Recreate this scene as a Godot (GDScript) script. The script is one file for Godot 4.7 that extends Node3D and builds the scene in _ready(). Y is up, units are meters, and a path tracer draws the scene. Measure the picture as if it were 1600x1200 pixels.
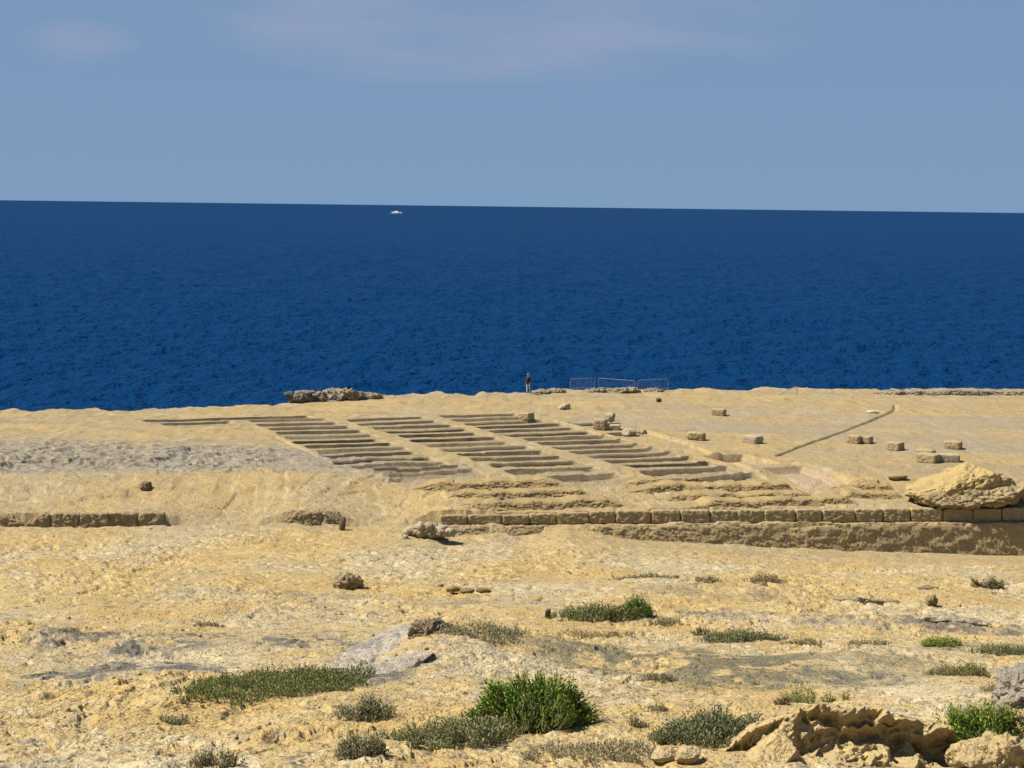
extends Node3D
# A limestone shore with old quarry trenches, seen from a slope above; sea and sky beyond.
# Plan coordinates: x to the right, d away from the viewer (z = -d), metres; the sea lies at y = -4.

const SEA := -4.0
const CA := 0.9563
const SA := 0.2924
var n_low := FastNoiseLite.new()
var n_med := FastNoiseLite.new()
var n_small := FastNoiseLite.new()
var n_fine := FastNoiseLite.new()
var n_pit := FastNoiseLite.new()
var n_ridge := FastNoiseLite.new()
var n_tone := FastNoiseLite.new()
var n_spot := FastNoiseLite.new()
var n_flake := FastNoiseLite.new()
var n_slab := FastNoiseLite.new()
var slope_d := PackedFloat32Array([-30, 0, 10, 20, 23, 28, 36, 46, 58, 70])
var slope_h := PackedFloat32Array([17.5, 15.3, 12.2, 9.65, 8.95, 7.8, 6.05, 4.0, 1.8, 0.0])
var second_x := PackedFloat32Array([-60, -9, -4.5, -3.5, 1.0, 3.4, 5.0, 7.0, 12, 18, 30, 60])
var second_h := PackedFloat32Array([0.0, 0.0, 0.0, 0.42, 0.42, 0.03, 0.35, 0.75, 1.1, 1.5, 1.95, 2.1])
var coast := PackedVector2Array()
var trenches := []          # [s of the back wall, left end, right end, width, depth, kind]
var grooves := []           # [from, to, width, depth]
var stains := []            # [x, d, half width, half depth, strength, tone]
var mounds := []            # [x, d, half width, half depth, height]
func noise(seed_: int, freq: float, octaves: int, kind := FastNoiseLite.TYPE_SIMPLEX_SMOOTH, fractal := FastNoiseLite.FRACTAL_FBM) -> FastNoiseLite:
	var n := FastNoiseLite.new()
	n.seed = seed_
	n.noise_type = kind
	n.frequency = freq
	n.fractal_type = fractal if octaves > 1 else FastNoiseLite.FRACTAL_NONE
	n.fractal_octaves = octaves
	return n


func table(xs: PackedFloat32Array, ys: PackedFloat32Array, x: float) -> float:
	if x <= xs[0]:
		return ys[0]
	for i in range(1, xs.size()):
		if x < xs[i]:
			return lerpf(ys[i - 1], ys[i], (x - xs[i - 1]) / (xs[i] - xs[i - 1]))
	return ys[xs.size() - 1]


func coast_d(x: float) -> float:
	if x <= coast[0].x:
		return coast[0].y
	for i in range(1, coast.size()):
		if x < coast[i].x:
			return lerpf(coast[i - 1].y, coast[i].y, (x - coast[i - 1].x) / (coast[i].x - coast[i - 1].x))
	return coast[coast.size() - 1].y


func add_trenches(a: Vector2, b: Vector2, c: Vector2, e: Vector2, count: int, width: float, depth: float) -> void:
	# a, b: ends of the farthest trench; c, e: ends of the nearest
	for i in count:
		var k := float(i) / maxf(1.0, count - 1)
		var l := a.lerp(c, k)
		var r := b.lerp(e, k)
		var w := fposmod(sin(i * 12.9898 + a.x) * 43758.5453, 1.0)
		var s := ((l.y + r.y) * CA - (l.x + r.x) * SA) / 2
		trenches.append([s + (w - 0.5) * 0.25, l.x * CA + l.y * SA + (w - 0.5) * 0.4, r.x * CA + r.y * SA + (fposmod(w * 7.3, 1.0) - 0.5) * 0.4, width * (0.9 + 0.25 * w), depth * (0.8 + 0.55 * fposmod(w * 3.7, 1.0)), 0])


func add_pan(l: Vector2, r: Vector2, near: Vector2, depth: float) -> void:
	var s := ((l.y + r.y) * CA - (l.x + r.x) * SA) / 2
	trenches.append([s, l.x * CA + l.y * SA, r.x * CA + r.y * SA, s - (near.y * CA - near.x * SA), depth, 1])


func add_groove(points: Array, width: float, depth: float) -> void:
	for i in points.size() - 1:
		grooves.append([points[i], points[i + 1], width, depth])


func set_ground() -> void:
	n_low = noise(11, 1.0 / 20.0, 2)
	n_med = noise(12, 1.0 / 5.5, 2)
	n_small = noise(13, 1.0 / 1.5, 3)
	n_fine = noise(14, 1.0 / 0.34, 2)
	n_pit = noise(15, 1.0 / 0.8, 1, FastNoiseLite.TYPE_CELLULAR)
	n_pit.cellular_return_type = FastNoiseLite.RETURN_DISTANCE
	n_ridge = noise(16, 1.0 / 2.6, 3, FastNoiseLite.TYPE_SIMPLEX_SMOOTH, FastNoiseLite.FRACTAL_RIDGED)
	n_tone = noise(17, 1.0 / 9.0, 3)
	n_spot = noise(18, 1.0 / 1.1, 3)
	for q in [[n_flake, 19, 1.0 / 0.5], [n_slab, 20, 1.0 / 2.0]]:
		q[0].seed = q[1]
		q[0].noise_type = FastNoiseLite.TYPE_CELLULAR
		q[0].frequency = q[2]
		q[0].fractal_type = FastNoiseLite.FRACTAL_NONE
		q[0].cellular_return_type = FastNoiseLite.RETURN_CELL_VALUE
		q[0].cellular_jitter = 1.1
		q[0].domain_warp_enabled = true
		q[0].domain_warp_type = FastNoiseLite.DOMAIN_WARP_SIMPLEX
		q[0].domain_warp_amplitude = 0.3 / q[2]
		q[0].domain_warp_frequency = 0.8 * q[2]
		q[0].domain_warp_fractal_type = FastNoiseLite.DOMAIN_WARP_FRACTAL_PROGRESSIVE
		q[0].domain_warp_fractal_octaves = 2
	coast = PackedVector2Array([Vector2(-82.80, 115.75), Vector2(-55.87, 120.82), Vector2(-41.71, 124.10), Vector2(-38.55, 124.00), Vector2(-37.02, 124.99), Vector2(-32.45, 124.58), Vector2(-28.70, 126.55), Vector2(-21.71, 129.30), Vector2(-19.61, 131.66), Vector2(-13.77, 136.79), Vector2(-9.30, 138.68), Vector2(1.19, 140.74), Vector2(6.02, 143.24), Vector2(15.18, 144.72), Vector2(27.14, 147.04), Vector2(33.93, 147.12), Vector2(36.52, 147.61), Vector2(42.76, 145.64), Vector2(48.91, 145.77), Vector2(68.18, 147.81), Vector2(111.88, 148.23)])
	add_trenches(Vector2(-20.85, 119.94), Vector2(-14.55, 121.25), Vector2(-11.87, 101.02), Vector2(-5.68, 103.07), 10, 1.4, 0.43)
	add_trenches(Vector2(-10.60, 99.08), Vector2(-4.42, 101.32), Vector2(-8.09, 96.60), Vector2(-2.42, 98.46), 3, 1.4, 0.3)
	add_trenches(Vector2(-13.34, 121.36), Vector2(-7.02, 122.50), Vector2(0.52, 96.52), Vector2(6.81, 97.92), 13, 1.4, 0.46)
	add_trenches(Vector2(-6.13, 123.15), Vector2(0.35, 125.68), Vector2(9.34, 97.15), Vector2(15.67, 98.56), 15, 1.35, 0.40)
	add_trenches(Vector2(-28.97, 118.85), Vector2(-16.31, 122.97), Vector2(-28.97, 118.85), Vector2(-16.31, 122.97), 1, 1.4, 0.4)
	add_trenches(Vector2(-27.00, 117.25), Vector2(-22.09, 118.96), Vector2(-27.00, 117.25), Vector2(-22.09, 118.96), 1, 1.4, 0.4)
	add_trenches(Vector2(4.18, 120.02), Vector2(6.73, 120.60), Vector2(6.85, 115.42), Vector2(9.52, 115.98), 2, 1.4, 0.42)
	add_pan(Vector2(13.06, 105.61), Vector2(16.26, 105.86), Vector2(16.26, 102.11), 0.55)
	add_pan(Vector2(16.32, 100.83), Vector2(19.51, 101.07), Vector2(19.95, 96.04), 0.46)
	add_groove([Vector2(10.01, 116.69), Vector2(13.27, 109.66)], 0.55, 0.28)
	add_groove([Vector2(16.26, 105.86), Vector2(17.70, 102.74)], 0.5, 0.2)
	add_groove([Vector2(18.57, 105.76), Vector2(23.61, 114.22), Vector2(27.52, 121.00), Vector2(31.45, 127.78), Vector2(32.98, 131.19), Vector2(33.91, 134.72)], 0.22, 0.24)
	add_groove([Vector2(-17.27, 111.12), Vector2(-11.75, 100.00)], 0.3, 0.1)
	add_groove([Vector2(13.26, 108.77), Vector2(15.21, 102.55), Vector2(17.32, 95.40)], 0.5, -0.16)
	add_groove([Vector2(19.58, 102.36), Vector2(21.11, 99.69), Vector2(22.53, 96.69)], 0.6, -0.2)
	add_groove([Vector2(3.23, 122.49), Vector2(6.81, 114.76), Vector2(11.23, 106.03), Vector2(15.36, 97.35)], 0.45, -0.1)
	mounds = [[-1.2, 35.0, 2.9, 4.2, 0.45], [-1.9, 39.5, 2.2, 6.5, 0.5], [-2.0, 26.5, 3.2, 1.6, 0.12], [-9.5, 40.0, 6.0, 3.0, 0.2], [9.0, 38.0, 6.0, 3.2, 0.22], [4.0, 27.5, 2.5, 1.5, 0.18], [13.0, 49.0, 7.0, 3.0, 0.25], [-11.0, 52.0, 7.0, 3.0, 0.22], [-6.0, 24.5, 2.0, 1.0, 0.12], [6.5, 62.0, 10.0, 4.0, 0.22], [-16.0, 66.0, 12.0, 5.0, 0.25]]
	stains = [
		[-31.0, 102.0, 14.0, 8.0, 1.0, 1], [-20.0, 102.0, 8.0, 6.5, 1.0, 1], [-13.0, 100.5, 6.0, 5.0, 0.9, 5], [-6.5, 98.5, 5.0, 3.6, 0.75, 5],
		[24.0, 124.0, 22.0, 10.0, 0.45, 2], [34.0, 112.0, 14.0, 5.0, 0.4, 2], [22.0, 108.0, 9.0, 4.0, 0.35, 2],
		[-10.2, 39.5, 3.2, 2.4, 1.0, 3], [-8.4, 34.5, 2.4, 2.6, 1.0, 3], [-7.0, 33.5, 1.6, 2.0, 0.95, 3], [-7.6, 43.0, 3.4, 2.0, 0.95, 3], [-9.6, 31.0, 2.6, 2.0, 1.0, 3], [-5.6, 40.5, 2.4, 2.0, 0.95, 3], [-3.5, 37.5, 0.95, 5.5, 1.0, 6], [-2.9, 42.0, 0.9, 4.0, 0.9, 6],
		[4.2, 38.5, 4.4, 5.0, 1.0, 4], [6.2, 34.5, 4.0, 2.4, 0.9, 4], [1.2, 41.0, 2.4, 2.0, 0.7, 4], [8.0, 37.5, 3.5, 2.0, 0.6, 4],
		[5.6, 52.0, 5.0, 2.0, 0.85, 3], [10.5, 50.0, 4.0, 1.6, 0.6, 3], [15.0, 49.0, 5.0, 3.0, 0.8, 3], [13.0, 41.5, 3.5, 1.6, 0.65, 3], [-2.9, 31.6, 1.1, 2.4, 0.95, 3],
		[-9.0, 60.0, 5.0, 1.6, 0.45, 3], [-2.0, 66.0, 5.0, 2.0, 0.4, 3], [8.0, 60.0, 5.0, 2.0, 0.4, 3], [0.5, 26.0, 1.6, 1.0, 0.5, 3], [2.2, 24.0, 1.0, 0.7, 0.5, 3], [-1.2, 58.0, 4.0, 2.0, 0.4, 3]]


func wall_d(x: float) -> float:
	return 89.8 + 0.09 * x


func walled(x: float) -> float:
	return maxf(smoothstep(-8.0, -3.6, x), maxf(1.0 - smoothstep(-21.5, -16.0, x), smoothstep(-16.0, -12.6, x) * (1.0 - smoothstep(-11.0, -7.6, x))))


func foot_h(x: float) -> float:
	return -1.72 - table(second_x, second_h, x)


func shape_at(x: float, d: float) -> float:
	# the lie of the land without its roughness
	var to_wall := d - wall_d(x) + n_med.get_noise_1d(x * 1.7) * 0.25
	if to_wall > 9.0:
		return 0.0
	var h := -smoothstep(9.0, 0.5, to_wall)
	var w := walled(x)
	h -= 0.72 * (1.0 - w) * (1.0 - smoothstep(-1.0, 7.0, to_wall))
	if to_wall > 1.2:
		return h
	h -= 0.72 * w * (1.0 - smoothstep(-0.14, 0.0, to_wall))
	if to_wall > -0.6:
		return h
	var k := table(second_x, second_h, x)
	h -= k * (1.0 - smoothstep(-0.95, -0.8, to_wall))
	if to_wall > -1.0:
		return h
	# the slope that rises again towards the viewer
	var foot_d := wall_d(x) - 1.0
	var low := foot_h(x)
	if d > 70.0:
		var k2 := (foot_d - d) / (foot_d - 70.0)
		return minf(lerpf(low, 0.0, k2 * k2 * 0.35 + k2 * 0.65), 20.0)
	return (table(slope_d, slope_h, d - 2.0) + 2.0 * table(slope_d, slope_h, d) + table(slope_d, slope_h, minf(d + 2.0, 70.0))) / 4.0


func dug(x: float, d: float, near: Array) -> float:
	var s := d * CA - x * SA
	var t := x * CA + d * SA
	var deep := 0.0
	for tr in near:
		var u: float = (tr[0] - s) / tr[3]
		if u < 0.0 or u > 1.0:
			continue
		var lean: float = (tr[0] - s) * 0.185
		var edge := minf(t - (tr[1] + lean), (tr[2] + lean) - t)
		edge += n_small.get_noise_2d(x * 0.6, d * 0.6) * 0.2
		if edge <= 0.0:
			continue
		var v := smoothstep(0.0, 0.05, u) * smoothstep(0.0, 0.3, edge)
		v *= (1.0 - smoothstep(0.93, 1.0, u)) if tr[5] == 1 else (1.0 - smoothstep(0.7, 1.0, u))
		if tr[5] == 0:
			v *= 0.85 + 0.35 * n_med.get_noise_2d(t * 0.7, tr[0] * 31.0) + 0.2 * n_small.get_noise_2d(t, s)
		deep = maxf(deep, v * tr[4])
	return deep


func grooved(x: float, d: float, near: Array) -> float:
	var deep := 0.0
	var up := 0.0
	var p := Vector2(x, d)
	for g in near:
		var a: Vector2 = g[0]
		var b: Vector2 = g[1]
		var k := clampf((p - a).dot(b - a) / (b - a).length_squared(), 0.0, 1.0)
		var away := p.distance_to(a.lerp(b, k))
		if away < g[2]:
			var one: float = g[3] * (1.0 - smoothstep(0.45 * g[2], g[2], away))
			deep = maxf(deep, one)
			up = maxf(up, -one)
	return deep - up


func rough_at(x: float, d: float) -> float:
	var front := 1.0 - smoothstep(78.0, 92.0, d)
	var h := n_low.get_noise_2d(x, d) * lerpf(0.05, 0.34, front * smoothstep(90.0, 70.0, d))
	var m := n_med.get_noise_2d(x, d)
	h += m * lerpf(0.045, 0.16, front)
	var sm := n_small.get_noise_2d(x, d)
	var patch := smoothstep(-0.25, 0.4, n_tone.get_noise_2d(x * 0.9 + 50.0, d * 0.5))
	if front > 0.02:
		var away := 1.0 + smoothstep(35.0, 60.0, d) * 0.4
		h += front * sm * (0.02 + 0.085 * patch) * away
		h += front * n_fine.get_noise_2d(x, d) * (0.012 + 0.035 * patch) * away
		var flaky := smoothstep(-0.15, 0.35, n_tone.get_noise_2d(x * 1.1 + 90.0, d * 0.7 + 20.0))
		h += front * n_flake.get_noise_2d(x, d * 0.8) * 0.045 * (0.12 + flaky) * away
		h += front * n_slab.get_noise_2d(x, d * 0.9) * 0.05 * (0.12 + patch) * away
		# weathered ledges that break off towards the viewer
		var wave := d * 0.42 + x * 0.05 + n_med.get_noise_2d(x * 0.5, d * 0.5) * 2.2
		var saw := fposmod(wave, 1.0)
		var led := smoothstep(0.0, 0.35, n_tone.get_noise_2d(x * 0.8 - 70.0, d * 0.8))
		h += front * led * 0.03 * (saw - smoothstep(0.9, 1.0, saw))
		# pits and hollows
		var pit := n_pit.get_noise_2d(x, d * 0.8) + 1.0
		h -= front * smoothstep(0.34, 0.05, pit) * 0.13 * smoothstep(0.0, 0.3, n_spot.get_noise_2d(x * 0.3, d * 0.3 + 40.0) + 0.12)
		var rd := n_ridge.get_noise_2d(x, d * 0.7)
		h -= front * smoothstep(0.72, 0.95, rd) * 0.09
		for q in mounds:
			var e: float = ((x - q[0]) / q[2]) ** 2 + ((d - q[1]) / q[3]) ** 2
			if e < 1.0:
				h += q[4] * (1.0 - e) * (1.0 - e)
	if front < 0.98:
		var f := 1.0 - front
		var rocky := smoothstep(0.25, 0.7, stain_at(x, d, 1)) + 0.55 * smoothstep(104.0, 94.0, d) * smoothstep(24.0, 14.0, absf(x - 6.0)) 
		var left := smoothstep(108.0, 98.0, d) * smoothstep(4.0, -8.0, x)
		h += f * sm * (0.018 + 0.07 * rocky) + f * n_fine.get_noise_2d(x * 0.5, d * 0.5) * (0.006 + 0.05 * rocky)
		h += f * n_slab.get_noise_2d(x * 0.8, d * 0.8) * (0.014 + 0.09 * rocky + 0.05 * left) + f * n_flake.get_noise_2d(x * 0.4, d * 0.4) * (0.006 + 0.07 * rocky + 0.06 * left)
		h += f * smoothstep(0.7, 0.95, n_ridge.get_noise_2d(x * 0.4, d * 0.5)) * -0.05
	return h


func stain_at(x: float, d: float, tone: int) -> float:
	var v := 0.0
	for q in stains:
		if q[5] == tone:
			var e: float = ((x - q[0]) / q[2]) ** 2 + ((d - q[1]) / q[3]) ** 2
			if e < 1.0:
				v = maxf(v, q[4] * (1.0 - e))
	return v


func rim_at(x: float, d: float, edge: float) -> float:
	# the shore falls off to the sea; its lip is broken rock
	var to_edge := edge + n_med.get_noise_1d(x * 1.4) * 1.5 + n_small.get_noise_1d(x * 0.8) * 0.9 - d
	var lip := smoothstep(5.0, 0.8, to_edge) * (0.12 * n_small.get_noise_2d(x * 0.7, d * 0.7) + 0.2 * n_med.get_noise_2d(x, d * 0.8))
	return lip - 8.0 * smoothstep(0.3, -1.6, to_edge)


func ground_at(x: float, d: float) -> float:
	var h := shape_at(x, d) + rough_at(x, d) - dug(x, d, trenches) - grooved(x, d, grooves)
	return h + rim_at(x, d, coast_d(x)) if d > 112.0 else h


func on(p: Vector2, sink := 0.0) -> Vector3:
	return Vector3(p.x, ground_at(p.x, p.y) - sink, -p.y)

# ---------------------------------------------------------------- helpers
var rng := RandomNumberGenerator.new()
var M := {}
var used := {}


func numbered(called: String) -> String:
	if not used.has(called):
		used[called] = 0
		return called
	used[called] += 1
	return "%s_%03d" % [called, used[called]]


func tag(o: Node3D, label := "", category := "", group := "", kind := "") -> Node3D:
	for k in [["label", label], ["category", category], ["group", group], ["kind", kind]]:
		if k[1]:
			o.set_meta(k[0], k[1])
	return o


func thing(called: String, label: String, category: String, at: Vector3, turn := 0.0, group := "") -> Node3D:
	var o := Node3D.new()
	o.name = numbered(called)
	add_child(o, true)
	o.position = at
	o.rotation.y = turn
	return tag(o, label, category, group)


func put(called: String, mesh: Mesh, mat: Material, parent: Node3D = null, at := Vector3.ZERO) -> MeshInstance3D:
	var o := MeshInstance3D.new()
	o.mesh = mesh
	o.material_override = mat
	o.position = at
	if parent == null:
		o.name = numbered(called)
		add_child(o, true)
	else:
		var n := called
		var k := 0
		while parent.has_node(n):
			k += 1
			n = "%s_%03d" % [called, k]
		o.name = n
		parent.add_child(o, true)
	return o


func array_mesh(v: PackedVector3Array, idx: PackedInt32Array, col := PackedColorArray(), normals := PackedVector3Array(), smooth := true) -> ArrayMesh:
	var a := []
	a.resize(Mesh.ARRAY_MAX)
	a[Mesh.ARRAY_VERTEX] = v
	if col.size():
		a[Mesh.ARRAY_COLOR] = col
	if normals.size():
		a[Mesh.ARRAY_NORMAL] = normals
	a[Mesh.ARRAY_INDEX] = idx
	var m := ArrayMesh.new()
	m.add_surface_from_arrays(Mesh.PRIMITIVE_TRIANGLES, a)
	if smooth and normals.is_empty():
		var st := SurfaceTool.new()
		st.create_from(m, 0)
		st.generate_normals()
		return st.commit()
	return m


func seamless(seed_: int, freq: float, octaves: int, low: Color, high: Color, kind := FastNoiseLite.TYPE_SIMPLEX_SMOOTH, size := 512, gain := 0.55) -> ImageTexture:
	var n := noise(seed_, freq, octaves, kind)
	n.fractal_gain = gain
	var im := n.get_seamless_image(size, size)
	im.convert(Image.FORMAT_L8)
	var data := im.get_data()
	var bytes := PackedByteArray()
	bytes.resize(size * size * 3)
	for i in data.size():
		var c := low.lerp(high, data[i] / 255.0)
		bytes[i * 3] = int(c.r * 255)
		bytes[i * 3 + 1] = int(c.g * 255)
		bytes[i * 3 + 2] = int(c.b * 255)
	return ImageTexture.create_from_image(Image.create_from_data(size, size, false, Image.FORMAT_RGB8, bytes))


func stone_material(tint: Color, tex: Texture2D, relief: Texture2D, metres: float, bump: float, coloured: bool) -> StandardMaterial3D:
	var m := StandardMaterial3D.new()
	m.albedo_color = tint
	m.albedo_texture = tex
	m.roughness = 0.95
	m.metallic_specular = 0.2
	m.uv1_triplanar = true
	m.uv1_world_triplanar = true
	m.uv1_scale = Vector3.ONE / metres
	m.vertex_color_use_as_albedo = coloured
	m.heightmap_enabled = true
	m.heightmap_texture = relief
	m.heightmap_scale = bump
	return m


func plain_material(c: Color, rough := 0.7, metal := 0.0) -> StandardMaterial3D:
	var m := StandardMaterial3D.new()
	m.albedo_color = c
	m.roughness = rough
	m.metallic = metal
	return m


func lin(r: float, g: float, b: float) -> Color:
	return Color(r, g, b).linear_to_srgb()


func make_materials() -> void:
	var grain := seamless(31, 0.025, 5, Color(0.68, 0.665, 0.63), Color(1, 1, 1), FastNoiseLite.TYPE_SIMPLEX_SMOOTH, 1024, 0.65)
	var relief := seamless(32, 0.02, 5, Color(0, 0, 0), Color(1, 1, 1), FastNoiseLite.TYPE_SIMPLEX_SMOOTH, 1024, 0.6)
	M.ground = stone_material(Color.WHITE, grain, relief, 2.3, 6.0, true)
	# fine dark pitting over everything
	var pitting := noise(33, 0.03, 4)
	pitting.fractal_gain = 0.6
	var im2 := pitting.get_seamless_image(1024, 1024)
	im2.convert(Image.FORMAT_L8)
	var raw := im2.get_data()
	var rgb := PackedByteArray()
	rgb.resize(raw.size() * 3)
	for i in raw.size():
		var k := smoothstep(0.66, 0.78, raw[i] / 255.0)
		var k2 := smoothstep(0.36, 0.22, raw[i] / 255.0)
		rgb[i * 3] = int(255 * (1.0 - 0.42 * k - 0.12 * k2))
		rgb[i * 3 + 1] = int(255 * (1.0 - 0.46 * k - 0.1 * k2))
		rgb[i * 3 + 2] = int(255 * (1.0 - 0.48 * k - 0.02 * k2))
	M.ground.detail_enabled = true
	M.ground.detail_albedo = ImageTexture.create_from_image(Image.create_from_data(1024, 1024, false, Image.FORMAT_RGB8, rgb))
	M.ground.detail_blend_mode = BaseMaterial3D.BLEND_MODE_MUL
	M.ground.detail_uv_layer = BaseMaterial3D.DETAIL_UV_2
	M.ground.uv2_triplanar = true
	M.ground.uv2_world_triplanar = true
	M.ground.uv2_scale = Vector3(1.0 / 6.1, 1.0 / 6.1, 1.0 / 10.3)
	M.stone = stone_material(Color.WHITE, grain, relief, 1.7, 5.0, true)
	M.leaf = StandardMaterial3D.new()
	M.leaf.vertex_color_use_as_albedo = true
	M.leaf.roughness = 0.6
	M.leaf.metallic_specular = 0.3
	M.leaf.backlight_enabled = true
	M.leaf.backlight = Color(0.5, 0.55, 0.3)
	M.leaf.cull_mode = BaseMaterial3D.CULL_DISABLED
	M.sea = StandardMaterial3D.new()
	M.sea.albedo_color = lin(0.0026, 0.0252, 0.080)
	M.sea.roughness = 0.35
	M.sea.metallic_specular = 0.03
	M.sea.normal_enabled = true
	var wav := noise(41, 0.012, 5)
	wav.fractal_gain = 0.6
	var im := wav.get_seamless_image(1024, 1024)
	im.convert(Image.FORMAT_RGBA8)
	im.bump_map_to_normal_map(14.0)
	M.sea.normal_texture = ImageTexture.create_from_image(im)
	M.sea.normal_scale = 1.7
	M.sea.uv1_triplanar = true
	M.sea.uv1_world_triplanar = true
	M.sea.uv1_scale = Vector3.ONE / 47.0
	M.sea.uv1_triplanar_sharpness = 8.0
	M.white = plain_material(lin(0.88, 0.88, 0.87), 0.4)
	M.dark_glass = plain_material(lin(0.02, 0.025, 0.03), 0.15)
	M.steel = plain_material(lin(0.27, 0.235, 0.19), 0.75, 0.0)


# ---------------------------------------------------------------- the ground
const FINE := 800
var cols := PackedFloat32Array()
var rows := PackedFloat32Array()
var row_v := []
var row_c := []
var row_t := []
var gv := PackedVector3Array()
var gn := PackedVector3Array()
var gc := PackedColorArray()


func ground_tone(x: float, d: float, hollow: float, kind: int, panel: float) -> Color:
	var cream := Color(0.61, 0.46, 0.215)
	var ochre := Color(0.57, 0.405, 0.165)
	var pale := Color(0.66, 0.555, 0.345)
	var tan := Color(0.455, 0.345, 0.18)
	var grey := Color(0.35, 0.295, 0.205)
	var dark := Color(0.135, 0.128, 0.115)
	var green := Color(0.20, 0.19, 0.125)
	var front := 1.0 - smoothstep(74.0, 96.0, d)
	var a := n_tone.get_noise_2d(x, d * 0.7)
	var b := n_spot.get_noise_2d(x * 0.5, d * 0.3)
	var e := n_spot.get_noise_2d(x * 2.0 + 9.0, d * 1.4)
	var f := n_small.get_noise_2d(x * 2.2 + 70.0, d * 1.6)
	var c := tan.lerp(cream, clampf(0.25 + 0.5 * front + 0.9 * a, 0, 1))
	c = c.lerp(ochre, smoothstep(0.0, 0.4, a * 0.6 + b * 0.7) * (0.3 + 0.6 * front))
	c = c.lerp(pale, smoothstep(0.0, 0.38, -a * 0.7 + e * 0.6) * (0.4 + 0.55 * front))
	c = c.lerp(grey, smoothstep(0.12, 0.45, e * 0.5 + f * 0.35 + b * 0.45 - a * 0.3) * (0.4 + 0.1 * front))
	var band := n_tone.get_noise_2d(x * 0.18 + 30.0, d * 1.3)
	c = c.lerp(Color(0.40, 0.325, 0.215), smoothstep(0.0, 0.5, band) * (1.0 - front) * 0.55)
	var specks := smoothstep(0.18, 0.5, n_small.get_noise_2d(x * 1.3 + 20.0, d * 0.42)) * (1.0 - front) * smoothstep(-0.3, 0.2, a + 0.15 - x * 0.008)
	c = c.lerp(Color(0.30, 0.24, 0.15), specks * 0.55)
	c = c.lerp(pale, smoothstep(0.15, 0.45, n_small.get_noise_2d(x * 1.1 - 60.0, d * 0.4)) * (1.0 - front) * 0.32)
	c = c.lerp(Color(0.25, 0.20, 0.13), smoothstep(0.8, 0.93, n_ridge.get_noise_2d(x * 0.22 + 11.0, d * 0.9)) * (1.0 - 0.6 * front) * 0.6 * smoothstep(-0.1, 0.3, b + 0.1))
	for q in stains:
		var dx: float = (x - q[0]) / q[2]
		var dd: float = (d - q[1]) / q[3]
		var m: float = dx * dx + dd * dd
		if m < 1.6:
			m += (b * 0.5 + e * 0.3) * 0.8
		if m < 1.0:
			m = q[4] * smoothstep(0.0, 0.6, 1.0 - m)
			match q[5]:
				1:
					c = c.lerp(Color(0.39, 0.345, 0.265), m * smoothstep(-0.5, 0.3, f + 0.4)).lerp(dark, m * smoothstep(0.0, 0.35, f + b * 0.5) * 0.7)
				5:
					c = c.lerp(Color(0.39, 0.345, 0.265), m * smoothstep(-0.5, 0.3, f + 0.3)).lerp(dark, m * smoothstep(0.1, 0.45, f + b * 0.5) * 0.5)
				6:
					c = c.lerp(Color(0.50, 0.455, 0.375), m * smoothstep(-0.5, 0.1, e + 0.3)).lerp(Color(0.24, 0.225, 0.2), m * smoothstep(-0.05, 0.3, n_spot.get_noise_2d(x * 3.0, d * 0.25)) * 0.75)
				2:
					c = c.lerp(Color(0.42, 0.36, 0.27), m * smoothstep(-0.3, 0.4, band + 0.15))
				3:
					c = c.lerp(Color(0.44, 0.39, 0.30), m * smoothstep(-0.25, 0.25, b + 0.15) * 0.6).lerp(dark, m * smoothstep(0.0, 0.42, e * 0.7 + b * 0.7 + 0.12) * 0.85)
				4:
					c = c.lerp(green, m * smoothstep(-0.3, 0.25, b + e * 0.4 + 0.1) * 0.85).lerp(dark, m * smoothstep(0.0, 0.4, e) * 0.5)
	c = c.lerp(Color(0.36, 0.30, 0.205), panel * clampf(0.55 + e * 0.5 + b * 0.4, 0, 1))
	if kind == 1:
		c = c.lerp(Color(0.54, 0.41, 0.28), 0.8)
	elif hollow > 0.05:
		c = c.lerp(Color(0.30, 0.235, 0.145), 0.75)  # trench hollows painted darker brown; their shade is put into the colour
	# dark mottling that follows the fine noise
	c = c.lerp(dark, smoothstep(0.22, 0.55, f * 0.7 + n_fine.get_noise_2d(x, d) * 0.45) * 0.42 * (0.45 + 0.75 * front))
	return c


func make_row(i: int) -> void:
	var s := rows[i]
	var v := PackedVector3Array()
	var c := PackedColorArray()
	var ids := PackedInt32Array()
	v.resize(cols.size())
	c.resize(cols.size())
	ids.resize(cols.size())
	var near := []
	var at := []
	var wide := []
	for k in trenches.size():
		if s <= trenches[k][0] + 0.1 and s >= trenches[k][0] - 2.6 and trenches[k][5] == 0:
			wide.append(trenches[k])
		if s <= trenches[k][0] and s >= trenches[k][0] - trenches[k][3]:
			near.append(trenches[k])
			at.append(k)
	for j in cols.size():
		var d := s / (CA - cols[j] * SA)
		var x := cols[j] * d
		var h := shape_at(x, d) + rough_at(x, d)
		var hollow := 0.0
		var kind := 0
		ids[j] = -1
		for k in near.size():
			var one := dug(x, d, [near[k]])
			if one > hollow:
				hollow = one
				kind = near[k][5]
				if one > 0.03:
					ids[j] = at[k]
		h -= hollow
		if d > 95.0:
			h -= grooved(x, d, grooves)
		if d > 112.0:
			h += rim_at(x, d, coast_d(x))
		v[j] = Vector3(x, h, -d)
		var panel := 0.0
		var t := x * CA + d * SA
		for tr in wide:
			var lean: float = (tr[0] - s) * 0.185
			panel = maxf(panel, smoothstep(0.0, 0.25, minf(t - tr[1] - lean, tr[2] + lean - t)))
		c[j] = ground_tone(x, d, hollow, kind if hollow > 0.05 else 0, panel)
	row_v[i] = v
	row_c[i] = c
	row_t[i] = ids


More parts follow.
